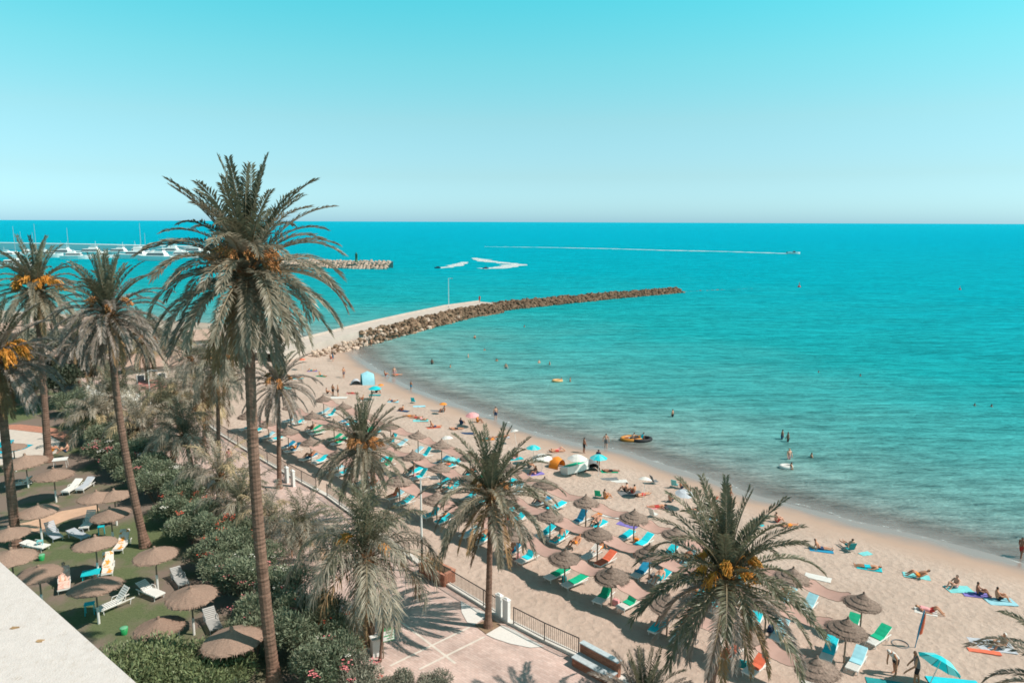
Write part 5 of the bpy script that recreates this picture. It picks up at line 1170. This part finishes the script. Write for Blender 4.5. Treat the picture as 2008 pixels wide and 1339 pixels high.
B(1802, 1134, 'recline', 160, 'sunbather in orange reclining on an aqua chair', 1, 0, 'orange', None, 1, False, .12); towel(1797, 1130, -20, m_aqua, 'aqua mat under the reclining sunbather in orange')
B(1874, 1152, 'sit', 200, 'person with dark hair sitting on a mint towel', 0, 1, 'pink'); towel(1880, 1156, 0, m_aqua, 'pale mint towel right of the sunbather in orange', .9, 1.6)
B(1917, 1166, 'sit', -30, 'left of two tanned people sitting near the right edge', 2, 0, 'navy'); towel(1914, 1166, -10, m_violet, 'violet towel under the left tanned person'); B(1955, 1176, 'sit', -20, 'right of two tanned people sitting near the right edge', 1, 0, 'black'); towel(1962, 1180, -5, m_pale, 'pale blue towel under the right tanned person', .9, 1.7)
B(1822, 1200, 'liek', -25, 'sunbather hidden by a straw hat beside a white bag', 1, 2, 'red', 'pink'); towel(1815, 1200, -25, m_wfab, 'rumpled white towel of the straw hat sunbather', .7, 1.2)
B(1966, 1272, 'sit', 190, 'man in a white cap sitting on a pale striped towel', 1, 0, 'white', None, 1.08, True); towel(1945, 1266, -12, m_pfab, 'pale striped towel of the man in a white cap', 1.2, 2.1); towel(1930, 1278, -15, m_coral, 'coral red mat under the pale striped towel', .35, 1.6)
B(1754, 1322, 'bend', 200, 'person in white shirt and cap bending over a teal cloth', 1, 1, 'black', 'white', 1.05, True); B(1796, 1342, 'reach', 160, 'person in grey shirt and black shorts holding the tilted turquoise umbrella', 1, 1, 'black', 'grey', 1.08)
towel(1750, 1352, -15, m_teal, 'teal cloth spread beside the bending person', 1.4, 2.2)
for i, (px, py, ps, rz, sh) in enumerate([(805, 817, 'lie', 170, 'orange'), (818, 820, 'lie', 175, 'red'), (828, 824, 'liek', 160, 'pink')]): B(px, py, ps, rz, f'{("left", "middle", "right")[i]} of three sunbathers lying together above the palm with orange stalks', 1, i, sh)
towel(825, 825, 5, m_aqua, 'pale aqua towel beside the three lying sunbathers', .8, 1.8)
for i, (px, py, ps, rz) in enumerate([(641, 772, 'sit', 20), (653, 776, 'stand', 60), (663, 777, 'stand', 200)]): B(px, py, ps, rz, f'{("seated left", "standing middle", "standing right")[i]} person of three by the white towel on the far beach', 1, i, 'black', None, .95)
towel(664, 780, 0, m_wfab, 'white towel beside the three people on the far beach', 1.0, 2.2)
B(648, 704, 'sit', 40, 'seated person near the jetty root, left', 1, 0, 'red'); B(653, 708, 'stand2', 40, 'person in blue standing near the jetty root', 1, 0, 'blue', 'blue', .9); B(755, 737, 'sit', 20, 'tanned person sitting on wet sand near the pale blue shelter', 1, 1, 'red'); B(777, 736, 'lie', 20, 'sunbather right of the person on wet sand', 1, 1, 'coral')
B(936, 828, 'sit', -20, 'person in yellow orange sitting under the pinkish umbrella', 2, 0, 'orange', 'orange'); B(904, 833, 'sit', 60, 'dark person crouching left of the pinkish umbrella', 2, 0, 'navy', 'navy'); B(893, 842, 'lie', 10, 'sunbather lying above the white umbrella', 1, 0, 'black'); B(871, 808, 'sit', 200, 'person sitting under the small orange umbrella', 2, 0, 'black')
B(1036, 918, 'sit', 20, 'dark haired person sitting below the left white umbrella', 1, 0, 'grey', 'grey'); B(1090, 886, 'lie', 10, 'left of two sunbathers above the white umbrellas', 1, 1, 'red'); B(1094, 884, 'liek', 10, 'right of two sunbathers above the white umbrellas', 0, 1, 'pink'); B(1173, 914, 'stand', 70, 'person in dark dress standing under the turquoise umbrella', 2, 0, 'navy', 'navy')
B(1186, 978, 'sit', 30, 'person sitting with an orange bag by the sea row of parasols', 1, 0, 'orange'); B(737, 770, 'sit', 0, 'dark person sitting in the shade of the small turquoise umbrella', 2, 0, 'black'); B(625, 671, 'walk', 60, 'dark person walking on the jetty root', 2, 0, 'black', 'white'); B(1430, 985, 'stand', 0, 'person behind the upright fronds of the orange fruited palm', 1, 1, 'coral', None)
B(563, 962, 'walk', 200, 'person in coral clothes walking on the promenade by the thin palm', 1, 1, 'coral', 'coral', 1, False, .6)
for px, py, rz, lab in ((1128, 1076, 45, 'person in orange reclining on a lounger in the middle row'), (1178, 1084, 45, 'dark haired woman sitting on a coral lounger in the middle row'), (1178, 1018, 40, 'sunbather beside the raised turquoise lounger in the sea row')):
    B(px, py, 'sitb' if px == 1178 else 'recline', rz+180, lab, 1, 0, 'orange', None, 1, False, .36)
gp = [(100, 896, 'sit', 40, 'left of two people at the garden table, in orange', 1, 1, 'orange'), (133, 896, 'sit', 200, 'right of two shirtless people at the garden table', 0, 1, 'navy')]
for px, py, ps, rz, lab, sk, hr, sh in gp: person(G(px, py, ZG)+Vector((0, 0, .42)), ps, rz, lab, sk, hr, sh, None, 1.1, group='people in the garden')
person(G(126, 1140, ZG)+Vector((0, 0, .36)), 'recline', 300, 'sunbather in pink on the striped towel lounger in the garden', 0, 1, 'pink', None, 1.0, group='people in the garden')
for px, py, col, lab, sk in ((342, 915, 'orange', 'person in yellow top on the promenade above the white oleander', 'orange'), (450, 915, 'pink', 'person in pink top walking on the promenade by the pale palm', 'pink'), (570, 1092, 'teal', 'person in aqua top near the small feathery palm', 'teal'), (432, 800, 'orange', 'person in orange shorts on the far sand', None)):
    person(G(px, py, ZP), 'walk', 100, lab, 1, 0, col if sk is None else 'navy', sk, 1.0, group='walkers on the promenade')
table(118, 900, ZG, 'white table between two people in the garden', m_white, 1.1, .72)

# ------------------------------------------------------------------ beach umbrellas, shelters, boats
def umbrella(px, py, w_px, mat, label, tilt=(0, 0), h=2.1, n=8, at=None, mat2=None):
    g = GS(px, py); z = zsand(g.x, g.y)
    for _ in range(5): c = G(px, py, z+h); z = zsand(c.x, c.y)
    R = w_px*math.hypot(c.y, CAMZ-c.z)/FPX/2
    r = empty('beach_umbrella', (c.x, c.y, z)); tag(r, label, 'umbrella', 'coloured beach umbrellas')
    r.rotation_euler = (tilt[0], tilt[1], px*.37)
    H = R*.42; vs = [(0, 0, h+H*.55)]; fs = []; mi = []
    for ring, (rr, zz) in enumerate(((.5, .28), (1.0, -.45))):
        for k in range(2*n):
            a = math.pi*k/n; q = rr*(1 if k % 2 == 0 else .95); vs.append((R*q*math.cos(a), R*q*math.sin(a), h+H*(zz+(.0 if k % 2 == 0 else .06))))
    m = 2*n; mb = MB()
    tri = [(0, 1+k, 1+(k+1) % m) for k in range(m)]; qd = [(1+k, 1+m+k, 1+m+(k+1) % m, 1+(k+1) % m) for k in range(m)]
    mb.add(vs, tri+qd)
    if mat2: mb.m = [(k//2) % 2 for k in range(m)]*2
    mb.build('canopy', [mat, mat2] if mat2 else mat, r)
    rb = MB()
    for k in range(n): a = 2*math.pi*k/n; rb.tube([(0, 0, h+H*.5), (R*.5*math.cos(a), R*.5*math.sin(a), h+H*.25), (R*.99*math.cos(a), R*.99*math.sin(a), h-H*.48)], .012, 3)
    rb.build('ribs', m_metal, r); MB().tube([(0, 0, -.3), (0, 0, h+H*.6)], .02, 6).build('pole', m_white, r); return r
U = umbrella
m_tfab2 = M('fabric_turquoise_light', (.16, .66, .70), .8, .06, 3, trans=.2)
U(1174, 895, 35, m_tfab, 'bright turquoise umbrella near the water beside the white ones', h=1.9, mat2=m_tfab2); U(1132, 896, 40, m_wfab, 'big white umbrella left of the turquoise one', h=1.8); U(1063, 895, 41, m_wfab, 'big white umbrella behind the slender palm fronds', h=1.6); U(1263, 940, 28, m_wfab, 'pale umbrella over the seated couple', (.25, .1), 1.8); U(1340, 963, 36, m_pfab, 'pale grey umbrella above the orange fruited palm', (.1, .1), 1.5)
U(735, 760, 26, m_tfab, 'small turquoise umbrella on the far beach near the shelter', h=1.7); U(747, 754, 12, m_orange, 'tiny orange umbrella behind the small turquoise one', h=1.2); U(869, 791, 16, m_orange, 'small orange umbrella alone near the water', h=1.4); U(927, 811, 27, m_pink, 'pinkish white umbrella above the slender palm', (-.1, .1), 1.6); U(878, 858, 25, m_wfab, 'white umbrella left of the slender palm top', (.1, -.1), 1.6); U(1013, 844, 17, m_wfab, 'small white umbrella at the wet sand behind palm tips', (.2, 0), 1.6)
U(1046, 876, 29, m_tfab, 'turquoise umbrella partly behind slender palm fronds', h=1.8, mat2=m_tfab2); U(592, 704, 14, m_coral, 'small orange red umbrella near the jetty root', h=1.8); U(884, 899, 25, m_aqua, 'pale aqua umbrella left of the slender palm crown', h=1.9); U(562, 760, 19, m_aqua, 'aqua umbrella by the thin palm crown', h=2.0); U(1421, 972, 20, m_coral, 'salmon umbrella behind the upright palm fronds', (.9, .2), 1.0); U(1818, 1294, 76, m_tfab, 'large tilted turquoise umbrella held at the bottom right', (-.15, .75), 2.0, mat2=m_tfab2)
# closed umbrella like a pole with an orange and blue furled cloth
g = GS(1794, 1270); r = empty('furled_umbrella', g, 0); r.rotation_euler = (.05, .10, 0); tag(r, 'tall furled blue and orange umbrella standing in the sand', 'umbrella', 'coloured beach umbrellas')
MB().tube([(0, 0, -.2), (0, 0, 2.3)], .025, 6).build('pole', m_blue, r); MB().lathe([(.03, .95), (.10, 1.05), (.09, 1.7), (.05, 2.1), (.02, 2.25)], 8, (.09, 0, -.1)).build('furled_cloth', m_coral, r); MB().lathe([(.02, .3), (.06, 1.2), (.03, 2.3)], 8).build('blue_sleeve', m_blue, r)
g = GS(1765, 1263); o = MB().tube([(.42*math.cos(a*.2618), .42*math.sin(a*.2618), .03) for a in range(25)], .03, 6).build('shadow_ring', m_gfab); o.location = g; tag(o, 'dark ring modelling a shadow on the sand beside the furled umbrella', 'ring')  # ring-shaped shadow modelled as a dark solid ring
def shelter(px, py, w, d, h, mat, mat2, label, rz=0.3):
    g = GS(px, py); r = empty('beach_shelter', g, rz); tag(r, label, 'beach tent', 'beach shelters')
    n = 8; vs = []; fs = []
    for i in range(n+1):
        a = math.pi*i/n
        for y, k in ((-d/2, .75), (0, 1.0), (d/2, .8)): vs.append((-math.cos(a)*w/2, y, math.sin(a)*h*k))
    for i in range(n):
        for k in range(2): a = i*3+k; fs.append((a, a+1, a+4, a+3))
    MB().add(vs, fs).build('canopy', mat, r, True)
    MB().add([vs[i*3+2] for i in range(n+1)], [tuple(range(n+1))]).build('back_panel', mat2, r)
    MB().tube([Vector(vs[i*3])*1.005 for i in range(n+1)], .015, 4).build('hoop', m_metal, r)
shelter(721, 752, 2.6, 1.8, 1.9, m_pale, m_teal, 'pale blue beach shelter on the far sand', 1.9); shelter(698, 754, 1.4, 1.0, .9, m_pfab, m_gfab, 'small pale grey shelter left of the pale blue one'); shelter(1092, 916, 1.5, 1.0, 1.1, m_orange, m_gfab, 'orange beach tent between the white umbrellas', 1.0); shelter(1158, 921, 1.5, 1.1, 1.1, m_gfab, m_black, 'dark grey beach tent right of the white boat')
g = GS(1132, 926); bt = empty('dinghy', g, math.radians(52)); bt.rotation_euler = (-.25, 0, math.radians(38)); tag(bt, 'white and green dinghy lying on the sand below the white umbrellas', 'dinghy')
hull_mesh(3.2, 1.5, .75, MB(), 0.05).build('hull', m_white, bt); MB().box((-.2, 0, .84), (1.9, 1.1, .05), top=.9).build('deck_cover', m_green, bt)
def chair(px, py, rz, mat, label):
    g = GS(px, py); r = empty('folding_chair', g, math.radians(rz)); tag(r, label, 'chair', 'folding beach chairs')
    MB().box((0, 0, .25), (.5, .5, .03)).build('seat', mat, r); MB().box((-.33, 0, .53), (.03, .5, .65), ry=-.4).build('backrest', mat, r)
    for y in (-.26, .26): MB().tube([(-.3, y, 0), (.25, y, .3)], .014, 5).tube([(.25, y, 0), (-.2, y, .26)], .014, 5).build('leg', m_grey, r)
chair(1665, 1081, 100, m_teal, 'low blue folding chair near the wet sand'); chair(1323, 955, 60, m_aqua, 'aqua folding chair left of the seated person by the grey umbrella'); chair(1282, 1013, 40, m_wfab, 'white and green folding chair right of the sea row parasols'); chair(1173, 976, 70, m_green, 'green folding chair beside the person with an orange bag'); chair(811, 790, 80, m_tfab, 'turquoise chair alone left of the small orange umbrella'); chair(1490, 1035, 30, m_tfab, 'turquoise chair among the fronds of the orange fruited palm'); chair(1284, 948, 20, m_gfab, 'dark folding chair right of the pale umbrella')
for px, py, rz, mt, lab in ((822, 797, 10, m_pale, 'pale towel below the lone turquoise chair'), (1195, 940, 10, m_gfab, 'grey towel above the seated couple'), (1213, 944, 5, m_wfab, 'white towel left of the seated couple'), (1184, 1002, -25, m_orange, 'orange striped towel by the sea row of parasols'), (1200, 1012, -25, m_wfab, 'cream towel next to the orange striped one'), (915, 850, 0, m_navy, 'navy towel beside the white umbrella left of the slender palm'), (855, 806, 0, m_gfab, 'dark sheet for the shadow and bag left of the small orange umbrella'), (1604, 1133, -30, m_wfab, 'white towel right of the sea row, near the fronds'), (735, 775, 0, m_teal, 'teal towel under the small turquoise umbrella'), (1230, 1030, -35, m_violet, 'violet towel drying beside the sea row parasol')): towel(px, py, rz, mt, lab)  # the dark sheet by the orange umbrella models its shadow and a bag
towel(1870, 1340, -10, m_turq, 'bright blue float lying at the bottom right edge', .8, 2.4)
# sunbathers on the loungers, bags beside them, more sunbathers towards the water
rng = random.Random(77)
for (ri, k, side) in [(0, 5, 'left'), (0, 6, 'right'), (0, 8, 'left'), (0, 9, 'right'), (0, 11, 'left'), (0, 12, 'right'), (1, 2, 'left'), (1, 5, 'right'), (1, 6, 'left'), (1, 8, 'right'), (1, 9, 'left'), (1, 11, 'right'), (1, 13, 'left'), (2, 1, 'left'), (2, 3, 'right'), (2, 5, 'right'), (2, 6, 'left'), (2, 8, 'left'), (2, 9, 'right'), (2, 11, 'left'), (2, 12, 'right'), (0, 2, 'left'), (0, 2, 'right'), (1, 3, 'right')]:
    rn, d0, ss, bk = rows[ri]; s_ = ss[k]; d_ = d0+bk*max(0, (s_-40)/40)+.5
    x, y = SD(s_+(1.02 if side == 'left' else -1.02), d_); z = zsand(x, y)
    person((x, y, z+.39), 'recline' if rng.random() < .6 else 'sitb', 225+rng.uniform(-8, 8), f'sunbather on the {side} lounger of the {ORD[k]} parasol from the right, {rn}', rng.choice((0, 1, 1, 2)), rng.randrange(3), rng.choice(['red', 'navy', 'black', 'coral', 'teal', 'orange']), None, 1.0, group='sunbathers on loungers')
m_bag = [m_red, m_navy, m_teal, m_orange, m_gfab, m_wfab, m_pink]; bn = ['red', 'navy', 'teal', 'orange', 'dark grey', 'white', 'pink']
for i in range(26):
    ri = i % 3; k = 1+(i*5) % 13; rn, d0, ss, bk = rows[ri]; s_ = ss[k]; x, y = SD(s_+rng.uniform(-.2, .2), d0+bk*max(0, (s_-40)/40)+rng.uniform(-1.3, 1.5)); z = zsand(x, y); c = rng.randrange(7)
    r = empty('beach_bag', (x, y, z), rng.uniform(0, 6)); tag(r, f'{bn[c]} bag at the {ORD[k]} parasol from the right, {rn}', 'bag', 'bags beside the parasols')
    MB().box((0, 0, .17), (.46, .26, .34), top=.8).build('body', m_bag[c], r); MB().tube([(-.12, 0, .33), (-.08, 0, .5), (.08, 0, .5), (.12, 0, .33)], .015, 4).build('handle', m_bag[c], r)
tw = [(m_tfab, 'turquoise'), (m_coral, 'coral'), (m_wfab, 'white'), (m_violet, 'violet'), (m_orange, 'orange'), (m_pale, 'pale blue'), (m_green, 'green'), (m_pfab, 'grey'), (m_navy, 'navy'), (m_pink, 'pink')]
spots2 = [(585, 742), (612, 728), (630, 738), (690, 772), (712, 785), (770, 788), (790, 806), (850, 838), (955, 862), (985, 858), (1010, 900), (1050, 930), (1195, 925), (1290, 995), (1365, 1002), (1405, 1018)]
for i, (px, py) in enumerate(sorted(spots2)):
    mt, cn = tw[(i*3) % 10]; rz = rng.uniform(-30, 30); towel(px, py, rz, mt, f'{cn} towel under the {ORD[i]} extra sunbather from the left, towards the water')
    beach_person(px, py, rng.choice(['lie', 'liek', 'sit', 'sitb', 'lie']), rz+rng.choice((0, 180)), f'sunbather on a {cn} towel, {ORD[i]} from the left along the open sand', rng.choice((0, 1, 1, 2)), rng.randrange(3), rng.choice(['red', 'navy', 'black', 'coral', 'teal', 'orange', 'pink']), None, rng.uniform(.9, 1.05))
# stroller under the front row
g = GS(1350, 1262); r = empty('stroller', g, .6); tag(r, 'black folding stroller in the shade of the front row', 'stroller')
MB().box((0, 0, .5), (.7, .45, .12)).box((-.3, 0, .72), (.12, .45, .5), ry=-.4).build('seat', m_black, r)
vs = []; 
hd = MB().lathe([(.02, .42), (.22, .36), (.36, .2), (.42, 0)], 12, (-.15, 0, .75)); hd.build('hood', m_black, r, True)
for x in (-.35, .35):
    for y in (-.26, .26): MB().tube([(x+.13*math.cos(t*.628), y, .13+.13*math.sin(t*.628)) for t in range(11)], .025, 5).build('wheel', m_gfab, r)
MB().tube([(.35, -.24, .13), (-.2, -.24, .6), (-.65, -.24, 1.0), (-.65, .24, 1.0), (-.2, .24, .6), (.35, .24, .13)], .015, 5).build('frame', m_grey, r)
# inflatables at sea
def ring_float(px, py, mat, label, R=.75):
    g = G(px, py, 0); r = empty('inflatable_boat', (g.x, g.y, 0), .2); tag(r, label, 'inflatable', 'inflatables in the bay')
    MB().tube([(R*1.5*math.cos(a*.314), R*math.sin(a*.314), .14) for a in range(21)], .2, 8).build('tube', mat, r, True); MB().prism([(R*1.4*math.cos(a*.52), R*.9*math.sin(a*.52)) for a in range(12)], .0, .06).build('floor', mat, r)
    return g
g = ring_float(1238, 862, m_oran_boat, 'orange inflatable boat with a rider in the shallows'); person((g.x, g.y, .06), 'sitb', 160, 'rider sitting in the orange inflatable boat', 1, 0, 'white', 'white', group=SEA)
g = ring_float(1257, 863, m_black, 'black and pale inflatable boat touching the orange one'); person((g.x, g.y, .06), 'sitb', 200, 'rider sitting in the black inflatable boat', 2, 0, 'navy', 'turq', group=SEA)
g = ring_float(1093, 748, M('inflatable_yellow', (.66, .38, .16), .5, .1, 3), 'yellow air mattress in the middle of the bay', .45); person((g.x+.6, g.y, -1.0), 'stand', 0, 'bather pushing the yellow air mattress', 1, 0, 'navy', group=SEA)
wader(1118, 748, 1.0, 'bather right of the yellow air mattress', 1, 0, 'red'); ring_float(1541, 917, m_wfab, 'small white float in the shallows at right', .35)
g = Vector((-8.8, 191.5, 2.45)); person(g, 'walk', 60, 'person in red walking at the end of the jetty walkway', 1, 0, 'red', 'red', 1.15)
